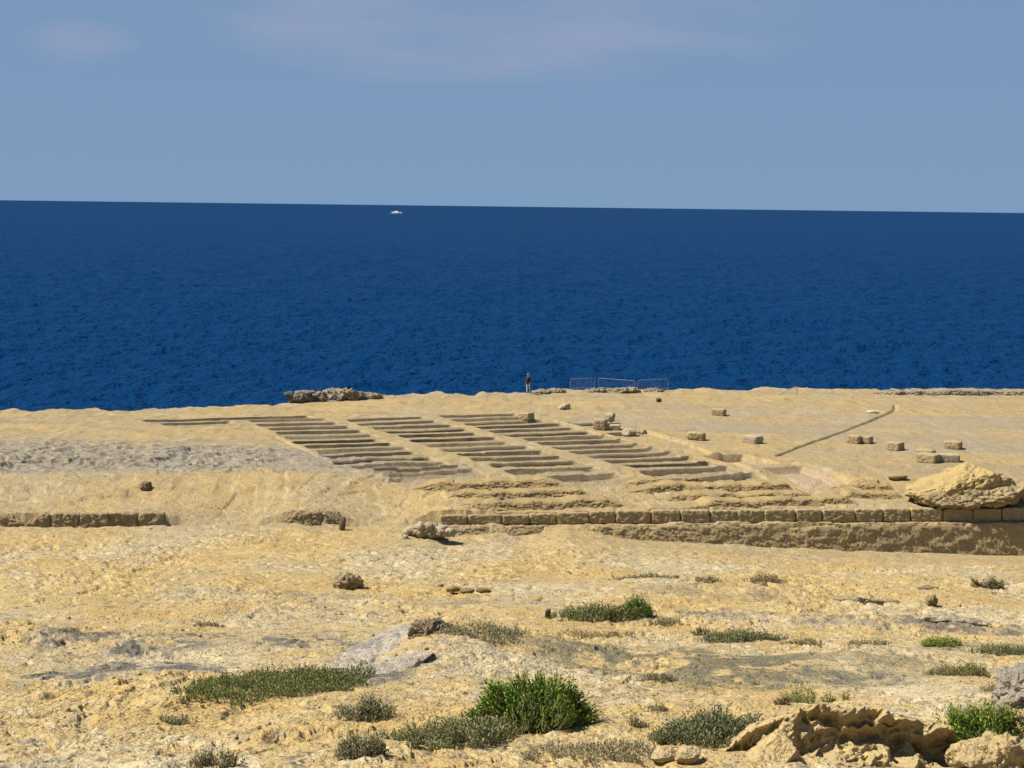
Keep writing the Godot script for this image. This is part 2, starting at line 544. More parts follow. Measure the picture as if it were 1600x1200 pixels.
func make_ground() -> void:
	for j in FINE + 1:
		cols.append(lerpf(-0.365, 0.365, float(j) / FINE))
	for k in range(1, 15):
		var c := 0.365 + 0.008 * k + 0.006 * k * k
		cols.append(c)
		cols.append(-c)
	cols.sort()
	var s := -14.0
	while s < 168.0:
		rows.append(s)
		var step := 1.2
		if s > 11.0: step = 0.3
		if s > 15.5: step = 0.06
		if s > 33.0: step = 0.1
		if s > 57.0: step = 0.16
		if s > 84.0: step = 0.17
		if s > 145.0: step = 0.4
		s += step
	for t in trenches:
		rows.append(t[0] - t[3] * 0.001)
		rows.append(t[0] - t[3] * 0.05)
	rows.sort()
	var kept := PackedFloat32Array()
	for r in rows:
		if kept.is_empty() or r - kept[kept.size() - 1] > 0.02:
			kept.append(r)
	rows = kept
	row_v.resize(rows.size())
	row_c.resize(rows.size())
	row_t.resize(rows.size())
	var job := WorkerThreadPool.add_group_task(make_row, rows.size())
	WorkerThreadPool.wait_for_group_task_completion(job)
	var w := cols.size()
	for i in rows.size():
		gv.append_array(row_v[i])
		gc.append_array(row_c[i])
	gn.resize(gv.size())
	for i in rows.size():
		var up := maxi(i - 1, 0)
		var dn := mini(i + 1, rows.size() - 1)
		var a: PackedVector3Array = row_v[up]
		var b: PackedVector3Array = row_v[dn]
		var here: PackedVector3Array = row_v[i]
		for j in w:
			gn[i * w + j] = (here[mini(j + 1, w - 1)] - here[maxi(j - 1, 0)]).cross(b[j] - a[j]).normalized()
	var idx := PackedInt32Array()
	var own := {}
	for i in rows.size() - 1:
		var t0: PackedInt32Array = row_t[i]
		var t1: PackedInt32Array = row_t[i + 1]
		for j in w - 1:
			var p := i * w + j
			var id := maxi(maxi(t0[j], t0[j + 1]), maxi(t1[j], t1[j + 1]))
			if id >= 0:
				if not own.has(id):
					own[id] = []
				own[id].append(p)
				continue
			idx.append_array([p, p + w, p + 1, p + 1, p + w, p + w + 1])
	var ground := put("ground", array_mesh(gv, idx, gc, gn), M.ground)
	tag(ground, "yellow limestone shore sloping down to the sea", "", "", "structure")
	for id in own:
		var v := PackedVector3Array()
		var c := PackedColorArray()
		var n := PackedVector3Array()
		var ix := PackedInt32Array()
		var map := {}
		for p in own[id]:
			for q in [p, p + w, p + 1, p + 1, p + w, p + w + 1]:
				if not map.has(q):
					map[q] = v.size()
					v.append(gv[q])
					c.append(gc[q])
					n.append(gn[q])
				ix.append(map[q])
		put("salt_pan" if trenches[id][5] == 1 else "quarry_trench", array_mesh(v, ix, c, n), M.ground, ground)


# ---------------------------------------------------------------- the sea
func make_sea() -> void:
	var swell := noise(51, 1.0 / 22.0, 3)
	var chop := noise(52, 1.0 / 5.0, 2)
	var v := PackedVector3Array()
	var idx := PackedInt32Array()
	var w := 460
	var n := 0
	var d := 118.0
	while d < 60000.0:
		for j in w:
			var c := lerpf(-0.42, 0.42, j / float(w - 1))
			if j == 0: c = -3.0
			if j == w - 1: c = 3.0
			var x := c * d
			var h := 0.0
			if d < 2600.0:
				var fade := 1.0 - smoothstep(1200.0, 2600.0, d)
				h = (swell.get_noise_2d(x * 0.8, d * 1.3) * 0.9 + chop.get_noise_2d(x * 0.8, d * 1.2) * 0.5) * fade
			v.append(Vector3(x, SEA + h, -d))
		n += 1
		d += 0.9 if d < 200.0 else d * d * 0.9 / 40000.0 if d < 2600.0 else d * 0.2
	for i in n - 1:
		for j in w - 1:
			var p := i * w + j
			idx.append_array([p, p + w, p + 1, p + 1, p + w, p + w + 1])
	tag(put("sea", array_mesh(v, idx), M.sea), "deep blue open sea with small waves up to the horizon", "", "", "structure")


# ---------------------------------------------------------------- rocks
func rock_mesh(size: Vector3, seed_: int, res := 14, square := 2.6, cuts := 7, rough := 0.12, pits := 0.0, tone := Color(0.52, 0.38, 0.18), tone2 := Color(0.34, 0.29, 0.21), fineness := 1.0, taper := 0.0, strata := 0.0) -> ArrayMesh:
	# a boulder: a rounded box cut by planes and worn by noise; its foot is at y = 0
	var r := RandomNumberGenerator.new()
	r.seed = seed_
	var nz := noise(seed_ + 500, 1.3 * fineness, 4)
	var nf := noise(seed_ + 900, 5.0 * fineness, 3)
	var cell := noise(seed_ + 1300, 2.6 * fineness, 1, FastNoiseLite.TYPE_CELLULAR)
	cell.cellular_return_type = FastNoiseLite.RETURN_DISTANCE
	var planes := []
	for k in cuts:
		planes.append([Vector3(r.randf_range(-1, 1), r.randf_range(-0.5, 1), r.randf_range(-1, 1)).normalized(), r.randf_range(0.72, 0.98)])
	var half := size / 2
	var most := maxf(size.x, maxf(size.y, size.z)) / 2
	var v := PackedVector3Array()
	var c := PackedColorArray()
	var idx := PackedInt32Array()
	for face in 6:
		var first := v.size()
		for i in res + 1:
			for j in res + 1:
				var a := tan((2.0 * i / res - 1) * PI / 4)
				var b := tan((2.0 * j / res - 1) * PI / 4)
				var p: Vector3 = [Vector3(1, a, b), Vector3(-1, b, a), Vector3(b, 1, a), Vector3(a, -1, b), Vector3(a, b, 1), Vector3(b, a, -1)][face]
				var dir := p.normalized()
				var rad := pow(pow(absf(dir.x), square) + pow(absf(dir.y), square) + pow(absf(dir.z), square), -1.0 / square)
				for pl in planes:
					var along := dir.dot(pl[0])
					if along > 0.05:
						rad = minf(rad, pl[1] / along)
				var q := dir * rad * half
				var qq := q / minf(most, 1.4 + most * 0.25)
				var bump := nz.get_noise_3dv(qq) * rough * 1.3 + nf.get_noise_3dv(qq) * rough * 0.5
				var hole := 0.0
				if strata > 0.0:
					bump += strata * (smoothstep(0.0, 0.75, fposmod(q.y * 3.4 + nz.get_noise_3dv(qq * 0.4) * 1.6, 1.0)) - 0.5)
				if pits > 0.0:
					hole = smoothstep(0.5, 0.12, cell.get_noise_3dv(qq) + 1.0) * smoothstep(-0.25, 0.15, nz.get_noise_3dv(qq * 0.7 + Vector3(5, 0, 0)))
					bump -= hole * pits
				q += dir * bump * minf(half.x, minf(half.y, half.z)) * 1.6
				q.y = (q.y + half.y) * (1.0 - taper * smoothstep(0.55, -1.0, q.x / half.x)) - half.y
				v.append(q + Vector3(0, half.y, 0))
				var k := clampf(0.42 + 0.9 * nz.get_noise_3dv(qq * 0.9 + Vector3(0, 9, 0)) + 0.7 * nf.get_noise_3dv(qq * 0.6), 0, 1)
				c.append(tone.lerp(tone2, k * 0.8))
		for i in res:
			for j in res:
				var p := first + i * (res + 1) + j
				idx.append_array([p, p + res + 1, p + 1, p + 1, p + res + 1, p + res + 2])
	return array_mesh(v, idx, c)


func rock(called: String, label: String, category: String, at: Vector2, size: Vector3, turn: float, seed_: int, how := {}, group := "", sink := 0.12) -> MeshInstance3D:
	var m := rock_mesh(size, seed_, how.get("res", 12), how.get("square", 2.6), how.get("cuts", 7), how.get("rough", 0.12), how.get("pits", 0.0), how.get("tone", Color(0.52, 0.38, 0.18)), how.get("tone2", Color(0.34, 0.29, 0.21)), how.get("fine", 1.0))
	var o := put(called, m, M.stone)
	var y := ground_at(at.x, at.y)
	for k in [[-1, 0], [1, 0], [0, -1], [0, 1]]:
		y = minf(y, ground_at(at.x + k[0] * size.x * 0.35, at.y + k[1] * size.z * 0.35) + 0.06)
	o.position = Vector3(at.x, y - sink * size.y, -at.y)
	o.rotation = Vector3(how.get("pitch", 0.0), turn, how.get("roll", 0.0))
	return tag(o, label, category, group)


func block(label: String, at: Vector2, size: Vector3, turn: float, seed_: int, how := {}) -> MeshInstance3D:
	var h := {"square": 9.0, "cuts": 0, "rough": 0.075, "pits": 0.03, "res": 20, "fine": 1.8, "tone": Color(0.56, 0.44, 0.25), "tone2": Color(0.44, 0.35, 0.21)}
	h.merge(how, true)
	return rock("stone_block", label, "stone block", at, size, turn, seed_, h, "quarried blocks lying on the flat rock", 0.05)


func face_strip(points: Array, tops: Array, bottoms: Array, seed_: int, rough: float, tone: Color, tone2: Color, depth := 0.5, wave := 1.0) -> ArrayMesh:
	# a standing rock face along a line (x, d): rough front, rounded lip, top running back into the ground
	var nz := noise(seed_, 0.9, 4)
	var nf := noise(seed_ + 1, 5.5, 4)
	var length := 0.0
	for i in points.size() - 1:
		length += points[i].distance_to(points[i + 1])
	var across := int(length / 0.07)
	var high := 24
	var back := 8
	var v := PackedVector3Array()
	var c := PackedColorArray()
	var idx := PackedInt32Array()
	for i in across + 1:
		var run := length * i / across
		var k := 0
		while k < points.size() - 2 and run > points[k].distance_to(points[k + 1]):
			run -= points[k].distance_to(points[k + 1])
			k += 1
		var u := clampf(run / points[k].distance_to(points[k + 1]), 0, 1)
		var p: Vector2 = points[k].lerp(points[k + 1], u)
		var top: float = lerpf(tops[k], tops[k + 1], u) + (nz.get_noise_1d(p.x * 0.5) * 0.13 + nf.get_noise_1d(p.x * 0.4) * 0.06) * wave
		var low: float = lerpf(bottoms[k], bottoms[k + 1], u) - 0.15
		top = maxf(top, low + 0.02)
		var out: Vector2 = (points[k + 1] - points[k]).orthogonal().normalized()
		if out.y > 0: out = -out
		for j in high + back + 1:
			var f := minf(1.0, float(j) / high)
			var y := lerpf(low, top, f)
			var o := 0.32 * (1.0 - f) - 0.06 * smoothstep(0.85, 1.0, f) + (nz.get_noise_2d(p.x, y * 1.6) * 0.16 + nf.get_noise_2d(p.x, y) * 0.12) * rough
			if j > high:
				o -= depth * (j - high) / float(back)
				y -= (top - low) * 0.12 * (j - high) / float(back)
			var q: Vector2 = p + out * o
			v.append(Vector3(q.x, y + (nf.get_noise_2d(p.x, q.y * 2) * 0.03 if j >= high else 0.0), -q.y))
			c.append(tone.lerp(tone2, clampf(0.4 + nz.get_noise_2d(p.x * 0.8 + 40.0, y * 2.0) + nf.get_noise_2d(p.x, y + 30.0) * 0.6, 0, 1)))
	var w := high + back + 1
	for i in across:
		for j in w - 1:
			var p := i * w + j
			idx.append_array([p, p + 1, p + w, p + 1, p + w + 1, p + w])
	return array_mesh(v, idx, c)


func make_walls() -> void:
	# the long cut face with its row of blocks
	var wall := thing("quarry_wall", "long low quarry wall of upright blocks across the right half", "stone wall", Vector3.ZERO)
	var x := -4.2
	var k := 0
	rng.seed = 71
	while x < 33.0:
		var wide := rng.randf_range(1.55, 2.15)
		var high := lerpf(0.5, 0.74, smoothstep(-2.0, 7.0, x)) * rng.randf_range(0.95, 1.05)
		var m := rock_mesh(Vector3(wide * 0.985, high + 0.05, 0.7), 200 + k, 24, 10.0, 0, 0.09, 0.03, Color(0.55, 0.425, 0.225), Color(0.40, 0.32, 0.2), 2.0)
		var b := put("block", m, M.stone, wall)
		var mid := x + wide / 2
		b.position = Vector3(mid, foot_h(mid) + table(second_x, second_h, mid) - 0.04 + rng.randf_range(-0.015, 0.015), -(wall_d(mid) + 0.02 + rng.randf_range(-0.04, 0.04)))
		b.rotation = Vector3(-0.1, 0.09, 0)
		x += wide + 0.015
		k += 1
	var worn := thing("quarry_wall", "worn low wall of eroded blocks along the left edge, ending in a square corner", "stone wall", Vector3.ZERO)
	x = -33.0
	while x < -20.4:
		var wide := minf(rng.randf_range(1.3, 2.3), -20.15 - x)
		var m := rock_mesh(Vector3(wide, 0.94, 0.7), 240 + k, 24, 7.0, 1, 0.17, 0.05, Color(0.47, 0.365, 0.2), Color(0.33, 0.265, 0.175), 1.5)
		var b := put("block", m, M.stone, worn)
		b.position = Vector3(x + wide / 2, -1.92, -(wall_d(x + wide / 2) + 0.05))
		b.rotation = Vector3(-0.1, 0.09, 0)
		x += wide + 0.03
		k += 1
	var stub := thing("quarry_wall", "short worn wall stub left of the centre beside an upright dark stone", "stone wall", Vector3.ZERO)
	x = -13.4
	for wide in [1.15, 1.2, 0.95]:
		var m := rock_mesh(Vector3(wide, 0.86, 0.7), 280 + k, 24, 6.0, 1, 0.17, 0.05, Color(0.47, 0.365, 0.2), Color(0.33, 0.265, 0.175), 1.5)
		var b := put("block", m, M.stone, stub)
		b.position = Vector3(x + wide / 2, -1.86, -(wall_d(x + wide / 2) + 0.05))
		b.rotation = Vector3(-0.1, 0.09, 0)
		x += wide + 0.02
		k += 1
	var pts := []
	var tops := []
	var lows := []
	for i in 24:
		var px := lerpf(4.6, 34.0, i / 23.0)
		pts.append(Vector2(px, wall_d(px) - 0.85))
		tops.append(-1.74 - 0.18 * smoothstep(3.0, 0.0, absf(px - 17.5)))
		lows.append(foot_h(px))
	tag(put("rock_scarp", face_strip(pts, tops, lows, 301, 0.55, Color(0.56, 0.43, 0.225), Color(0.42, 0.335, 0.205)), M.stone), "broad shaded rock face below the long row of wall blocks", "rock scarp")
	pts = []
	tops = []
	lows = []
	for i in 8:
		var px := lerpf(-4.2, 3.2, i / 7.0)
		pts.append(Vector2(px, wall_d(px) - 0.85))
		tops.append(-1.74 - 0.12 * smoothstep(1.5, 4.0, absf(px + 0.2)))
		lows.append(-2.15)
	tag(put("rock_scarp", face_strip(pts, tops, lows, 305, 0.7, Color(0.44, 0.34, 0.185), Color(0.33, 0.27, 0.18)), M.stone), "short low rock scarp beside the pale rubble heap", "rock scarp")
	# rough steps between the trenches and the wall
	var steps := [[[Vector2(-6.50, 93.80), Vector2(-3.49, 93.85), Vector2(-0.32, 94.70), Vector2(3.45, 95.05)], 0.36, "highest rough rock step below the trenches, left part"], [[Vector2(-4.45, 92.35), Vector2(-1.09, 92.50), Vector2(2.06, 93.40), Vector2(4.92, 93.60)], 0.32, "second rough rock step below the trenches, left part"], [[Vector2(-3.60, 90.85), Vector2(-0.67, 90.35), Vector2(3.19, 91.25), Vector2(7.28, 91.75)], 0.36, "lowest rough rock step just above the wall, left part"],
		[[Vector2(6.63, 95.70), Vector2(9.42, 96.15), Vector2(11.19, 97.35), Vector2(12.68, 97.80)], 0.24, "highest rough rock step below the trenches, right part"], [[Vector2(6.70, 94.20), Vector2(11.74, 95.10), Vector2(14.98, 95.20), Vector2(18.19, 95.60)], 0.36, "second rough rock step from the top, right part"], [[Vector2(7.97, 93.15), Vector2(12.68, 93.00), Vector2(16.36, 93.85), Vector2(19.27, 94.10)], 0.33, "third rough rock step from the top, right part"], [[Vector2(10.03, 90.95), Vector2(14.06, 91.70), Vector2(18.16, 92.80), Vector2(21.47, 93.20)], 0.32, "lowest rough rock step just above the wall, right part"],
		[[Vector2(20.32, 97.70), Vector2(22.05, 96.25), Vector2(24.41, 95.90)], 0.3, "short rough rock step left of the yellow outcrop, upper one"], [[Vector2(20.48, 94.55), Vector2(22.52, 94.70), Vector2(24.60, 94.70)], 0.25, "short rough rock step left of the yellow outcrop, lower one"]]
	for q in steps:
		var line := []
		tops = []
		lows = []
		for i in 25:
			var f: float = i / 24.0 * (q[0].size() - 1)
			var p: Vector2 = q[0][int(minf(f, q[0].size() - 2))].lerp(q[0][int(minf(f, q[0].size() - 2)) + 1], f - minf(int(f), q[0].size() - 2))
			line.append(p)
			var y := ground_at(p.x, p.y)
			lows.append(y - 0.1)
			tops.append(y + 1.3 * q[1] * smoothstep(0.0, 0.22, i / 24.0) * smoothstep(1.0, 0.9, i / 24.0) * (0.95 + 0.12 * n_med.get_noise_1d(p.x * 3.0)))
		tag(put("rock_step", face_strip(line, tops, lows, 320 + k, 0.7, Color(0.50, 0.37, 0.175), Color(0.37, 0.285, 0.16), 1.7, 0.35), M.stone), q[2], "rock step", "rough rock steps below the trenches")
		k += 1
	# the raised bank at the far right
	pts = []
	tops = []
	lows = []
	for p in [Vector2(34.01, 143.15), Vector2(35.73, 141.85), Vector2(39.40, 142.23), Vector2(43.24, 143.12), Vector2(48.05, 143.12), Vector2(54.10, 143.24)]:
		pts.append(p)
		tops.append(0.36)
		lows.append(-0.05)
	tops[0] = 0.12
	tag(put("rock_bank", face_strip(pts, tops, lows, 309, 1.0, Color(0.40, 0.33, 0.22), Color(0.30, 0.26, 0.19), 2.2), M.stone), "long low rock bank near the sea edge at the far right", "rock bank")


func crest_rock(seed_: int) -> ArrayMesh:
	# a long eroded crest: a back slope, an undercut shaded face, a ledge, and a front that falls away
	var nz := noise(seed_, 0.9, 3)
	var nr := noise(seed_ + 1, 1.6, 3, FastNoiseLite.TYPE_SIMPLEX_SMOOTH, FastNoiseLite.FRACTAL_RIDGED)
	var nf := noise(seed_ + 2, 4.5, 3)
	var cell := noise(seed_ + 3, 2.4, 1, FastNoiseLite.TYPE_CELLULAR)
	cell.cellular_return_type = FastNoiseLite.RETURN_DISTANCE
	var xs := PackedFloat32Array([-1.75, -1.45, -1.1, -0.75, -0.2, 0.5, 1.0, 1.25, 1.55, 1.85])
	var hs := PackedFloat32Array([0.0, 0.38, 0.66, 0.84, 0.95, 0.96, 0.86, 0.72, 0.7, 0.15])
	var pz := PackedFloat32Array([-1.5, -0.9, -0.45, -0.3, -0.2, -0.32, -0.42, -0.3, 0.1, 0.42, 0.5, 0.42, 0.34, 0.34])
	var py := PackedFloat32Array([-0.9, -0.25, -0.04, 0.0, -0.05, -0.22, -0.42, -0.52, -0.55, -0.6, -0.68, -0.85, -1.1, -1.9])
	var v := PackedVector3Array()
	var c := PackedColorArray()
	var idx := PackedInt32Array()
	var across := 260
	var down := 130
	for i in across + 1:
		var x := lerpf(-1.75, 1.85, float(i) / across)
		var high := table(xs, hs, x)
		for j in down + 1:
			var f := float(j) / down * 12.999
			var k := int(f)
			var z := lerpf(pz[k], pz[k + 1], f - k)
			var y := lerpf(py[k], py[k + 1], f - k)
			# towards the left the undercut opens into a pitted slope
			var open := smoothstep(0.1, -0.7, x + 0.3 * nz.get_noise_2d(y * 2.0, 7.0))
			z = lerpf(z, -0.3 + 0.9 * smoothstep(0.25, 1.0, f / 13.0), open * smoothstep(3.0, 5.0, f))
			var p := Vector3(x, y * lerpf(0.75, 1.0, smoothstep(0.2, 0.9, high)) + high, z + 0.12 * sin(x * 2.1))
			var q := p * 1.15
			var front := smoothstep(2.0, 4.0, f)
			var out := Vector3(0, 0.55, 0.85)
			var push := nz.get_noise_3dv(q) * 0.16 + nf.get_noise_3dv(q) * 0.05
			push += (nr.get_noise_3dv(q * 0.9) - 0.4) * 0.27 * (0.35 + 0.65 * front)
			push -= smoothstep(0.5, 0.1, cell.get_noise_3dv(q) + 1.0) * 0.22 * (0.25 + 0.75 * open) * (0.3 + front)
			p += out * push
			p.y += nz.get_noise_1d(x * 3.0) * 0.05 + nf.get_noise_1d(x * 1.2) * 0.05
			v.append(p)
			var g := clampf(0.4 + nz.get_noise_3dv(q * 1.6 + Vector3(0, 9, 0)) * 0.9 + nf.get_noise_3dv(q * 0.8) * 0.6, 0, 1)
			c.append(Color(0.60, 0.46, 0.225).lerp(Color(0.38, 0.31, 0.195), g * 0.8))
	for i in across:
		for j in down:
			var p := i * (down + 1) + j
			idx.append_array([p, p + down + 1, p + 1, p + 1, p + down + 1, p + down + 2])
	return array_mesh(v, idx, c)


func make_rocks() -> void:
	var pale := {"tone": Color(0.58, 0.50, 0.35), "tone2": Color(0.45, 0.38, 0.26)}
	# quarried blocks on the flats
	block("block perched over the last column of trenches beside its back corner", Vector2(1.21, 121.75), Vector3(1.05, 0.6, 0.9), -0.6, 1, {"roll": 0.12, "rough": 0.08})
	rock("boulder", "pale boulder alone behind the trenches, below the metal barriers", "boulder", Vector2(4.47, 129.05), Vector3(1.05, 0.6, 0.8), 0.4, 2, pale)
	block("upright square block at the left of the tumbled group", Vector2(6.84, 117.00), Vector3(0.95, 0.85, 0.9), -0.3, 3)
	rock("boulder", "rounded boulder lying on top of the tumbled block group", "boulder", Vector2(7.84, 120.50), Vector3(0.95, 0.75, 0.7), 0.6, 4, pale, "", -0.2)
	block("flat pale slab at the front of the tumbled block group", Vector2(7.78, 117.10), Vector3(1.2, 0.4, 0.8), -0.1, 5, pale)
	rock("boulder", "flat pale boulder at the head of the diagonal cut, left one", "boulder", Vector2(8.89, 114.20), Vector3(1.2, 0.62, 0.8), 0.2, 6, pale)
	rock("boulder", "boulder touching the flat pale one, at the top end of the diagonal cut", "boulder", Vector2(9.84, 115.70), Vector3(1.0, 0.75, 0.8), -0.3, 7)
	block("weathered block lying beside the lower end of the diagonal cut", Vector2(13.68, 112.35), Vector3(1.3, 0.62, 0.85), -0.35, 8, {"rough": 0.1, "square": 5.0})
	block("pale squared block left of the curved groove, near the two shallow pans", Vector2(17.66, 111.20), Vector3(1.3, 0.6, 0.95), -0.8, 9, pale)
	block("block standing farthest back alone in the middle of the right flat", Vector2(17.11, 125.80), Vector3(1.12, 0.58, 0.8), -0.45, 10)
	block("left block of the touching pair beside the curved groove", Vector2(25.26, 111.85), Vector3(0.95, 0.6, 0.85), -0.6, 11)
	block("right block of the touching pair beside the curved groove", Vector2(26.08, 111.95), Vector3(0.95, 0.55, 0.85), -0.55, 12)
	block("single cube block between the pair and the cluster of three", Vector2(27.57, 109.00), Vector3(1.0, 0.62, 0.95), -0.75, 13)
	block("lone block rightmost and behind the cluster of three", Vector2(31.89, 109.65), Vector3(1.2, 0.6, 0.9), -0.55, 14, {"square": 6.0, "rough": 0.07})
	block("back block of the cluster of three, half hidden", Vector2(28.81, 105.55), Vector3(1.2, 0.62, 0.9), -0.6, 15)
	block("front left block of the cluster of three, its dark end showing", Vector2(28.49, 103.70), Vector3(1.45, 0.64, 1.0), -0.7, 16)
	block("long pale block at the right of the cluster of three", Vector2(29.96, 103.95), Vector3(1.45, 0.56, 0.85), -0.2, 17, pale)
	rock("flat_stone", "flat white stone above the curved groove on the right flat", "stone", Vector2(30.46, 128.65), Vector3(1.1, 0.28, 0.8), 0.2, 18, {"tone": Color(0.66, 0.58, 0.42), "tone2": Color(0.5, 0.42, 0.3)})
	rock("boulder", "dark little boulder standing alone on the flat below the barriers", "boulder", Vector2(12.93, 134.25), Vector3(0.5, 0.4, 0.4), 0.7, 19, {"tone": Color(0.22, 0.17, 0.1), "tone2": Color(0.12, 0.1, 0.07)})
	rock("boulder", "low flat boulder left of the big yellow outcrop", "boulder", Vector2(25.08, 98.35), Vector3(1.3, 0.4, 0.9), 0.1, 20)
	rock("boulder", "small tilted stone left of the low flat boulder by the outcrop", "boulder", Vector2(23.45, 97.05), Vector3(0.42, 0.42, 0.4), 0.5, 21)
	# the big outcrop
	var big := thing("rock_outcrop", "big yellow rock outcrop at the right, layered grey underneath", "rock outcrop", on(Vector2(28.28, 93.85), 0.1), 0.1)
	put("top_rock", rock_mesh(Vector3(6.5, 2.35, 4.0), 411, 100, 2.5, 1, 0.18, 0.03, Color(0.58, 0.43, 0.185), Color(0.44, 0.34, 0.185), 0.8, 0.5, 0.02), M.stone, big, Vector3(-0.35, 0.15, -0.4))
	put("layered_base", rock_mesh(Vector3(7.7, 1.15, 4.0), 412, 110, 3.2, 3, 0.2, 0.04, Color(0.50, 0.39, 0.21), Color(0.36, 0.29, 0.185), 2.0, 0.0, 0.09), M.stone, big, Vector3(0.55, 0.2, 0.35)).rotation.z = 0.05
	rock("boulder", "long low rock right of the yellow outcrop at the frame edge", "boulder", Vector2(32.63, 97.25), Vector3(2.6, 0.7, 1.6), 0.1, 413, {"res": 20, "rough": 0.2})
	# the shore lip
	var edge := thing("edge_boulder", "boulder with a dark overhang on the shore edge at the left", "boulder", on(Vector2(-18.42, 131.45), 0.12), 0.2)
	put("body", rock_mesh(Vector3(2.1, 1.05, 1.5), 421, 26, 2.4, 7, 0.22, 0.1, Color(0.33, 0.29, 0.22), Color(0.2, 0.18, 0.15), 1.6), M.stone, edge, Vector3(0.25, 0, 0))
	put("overhang", rock_mesh(Vector3(1.0, 0.55, 0.9), 422, 18, 2.4, 6, 0.25, 0.1, Color(0.2, 0.185, 0.16), Color(0.10, 0.095, 0.09), 1.6), M.stone, edge, Vector3(-0.75, 0.55, 0.1))
	put("cap", rock_mesh(Vector3(1.8, 0.4, 1.0), 423, 18, 2.4, 6, 0.25, 0.1, Color(0.35, 0.31, 0.25), Color(0.14, 0.13, 0.12), 1.6), M.stone, edge, Vector3(0.6, 0.78, 0))
	var rim := [[505, 620, 3.2, 0.75, "long broken rock next to the dark overhang boulder"], [533, 619, 3.6, 0.8, "highest of the broken rocks right of the overhang boulder"], [566, 618, 3.0, 0.5, "low rock at the right end of the broken shore rocks"], [842, 613, 1.6, 0.28, "low rock at the feet of the standing person"], [930, 613, 2.0, 0.36, "low rock under the left metal barrier"], [975, 613, 2.6, 0.42, "long pale rock under the middle metal barrier"], [1020, 613, 1.8, 0.28, "low rock under the right metal barrier"], [868, 612, 1.7, 0.3, "pale low rock between the person and the barriers"]]
	var k := 0
	for q in rim:
		rock("shore_rock", q[4], "rock", [Vector2(-16.51, 132.50), Vector2(-14.84, 133.50), Vector2(-13.11, 134.75), Vector2(2.65, 139.55), Vector2(7.71, 141.10), Vector2(10.36, 140.95), Vector2(13.13, 142.10), Vector2(4.01, 140.10)][k], Vector3(q[2] * 1.15, q[3] * 1.7, 1.5), 0.1, 430 + k, {"res": 30, "rough": 0.32, "pits": 0.08, "cuts": 12, "tone": Color(0.44, 0.37, 0.25), "tone2": Color(0.22, 0.195, 0.15), "fine": 2.2}, "rocks along the shore edge", 0.36)
		k += 1
	# rubble heap left of the low face
	var heap := thing("rubble_heap", "pale heap of broken rubble in front of the low rock face", "rubble heap", on(Vector2(-4.49, 84.70), 0.05))
	put("core", rock_mesh(Vector3(2.9, 0.75, 1.4), 441, 40, 2.2, 5, 0.24, 0.12, Color(0.56, 0.47, 0.31), Color(0.42, 0.34, 0.22), 2.6), M.stone, heap)
	rng.seed = 77
	for i in 34:
		var a := rng.randf_range(-1.35, 1.35)
		var s := rng.randf_range(0.22, 0.5)
		var o := put("stone", rock_mesh(Vector3(s * 1.3, s, s), 442 + i % 6, 6, 3.0, 6, 0.1, 0.0, Color(0.58, 0.49, 0.33), Color(0.42, 0.35, 0.24)), M.stone, heap, Vector3(a, maxf(0.0, (0.62 - 0.3 * a * a)) * rng.randf_range(0.2, 0.9), rng.randf_range(-0.2, 0.75)))
		o.rotation = Vector3(rng.randf_range(-0.5, 0.5), rng.randf() * 6, rng.randf_range(-0.5, 0.5))
	# rocks of the middle ground
	rock("boulder", "cracked boulder with a dark hollow side, left of the centre", "boulder", Vector2(-6.73, 62.95), Vector3(1.25, 0.72, 0.9), 0.3, 455, {"res": 30, "rough": 0.24, "pits": 0.14, "cuts": 10, "tone": Color(0.46, 0.37, 0.22), "tone2": Color(0.25, 0.2, 0.14)})
	rock("stone", "small square stone above a row of flat stones", "stone", Vector2(-2.94, 63.20), Vector3(0.34, 0.2, 0.25), 0.1, 452, {"square": 6.0, "tone": Color(0.3, 0.21, 0.1), "tone2": Color(0.2, 0.15, 0.08)})
	var row := [Vector2(-2.28, 60.95), Vector2(-1.71, 60.70), Vector2(-1.07, 61.20)]
	for i in 3:
		rock("flat_stone", ["flat brown stone, leftmost of a row of three", "flat brown stone, middle one of a row of three", "flat brown stone, rightmost of a row of three"][i], "stone", row[i], Vector3(0.62, 0.22, 0.4), 0.05, 453 + i, {"tone": Color(0.36, 0.26, 0.12), "tone2": Color(0.24, 0.18, 0.09)}, "row of flat stones", -0.15)
	rock("upright_stone", "dark upright stone at the end of the short wall stub", "stone", Vector2(-9.70, 87.25), Vector3(0.4, 0.85, 0.35), 0.4, 457, {"tone": Color(0.28, 0.21, 0.13), "tone2": Color(0.16, 0.13, 0.09), "square": 3.5}, "", 0.05)
	rock("upright_stone", "small dark upright stone left of the wide low shrub", "stone", Vector2(1.32, 51.05), Vector3(0.2, 0.34, 0.2), 0.2, 458, {"tone": Color(0.25, 0.19, 0.12), "tone2": Color(0.15, 0.12, 0.08), "square": 3.5}, "", 0.05)
	rock("boulder", "round dark knob of rock in the left middle ground, alone", "boulder", Vector2(-22.33, 92.65), Vector3(0.8, 0.55, 0.6), 0.2, 459, {"pits": 0.4, "tone": Color(0.34, 0.25, 0.14), "tone2": Color(0.2, 0.15, 0.1)})
	rock("rock_ridge", "thin wavy rock ridge in the right middle ground, left end", "rock", Vector2(13.40, 58.65), Vector3(1.5, 0.26, 0.5), -0.25, 460, {"res": 22, "rough": 0.35, "tone": Color(0.45, 0.36, 0.22), "tone2": Color(0.25, 0.2, 0.14)})
	rock("rock_ridge", "thin wavy rock ridge in the right middle ground, right end", "rock", Vector2(14.77, 59.50), Vector3(1.4, 0.26, 0.5), -0.1, 461, {"res": 22, "rough": 0.35, "tone": Color(0.45, 0.36, 0.22), "tone2": Color(0.25, 0.2, 0.14)})
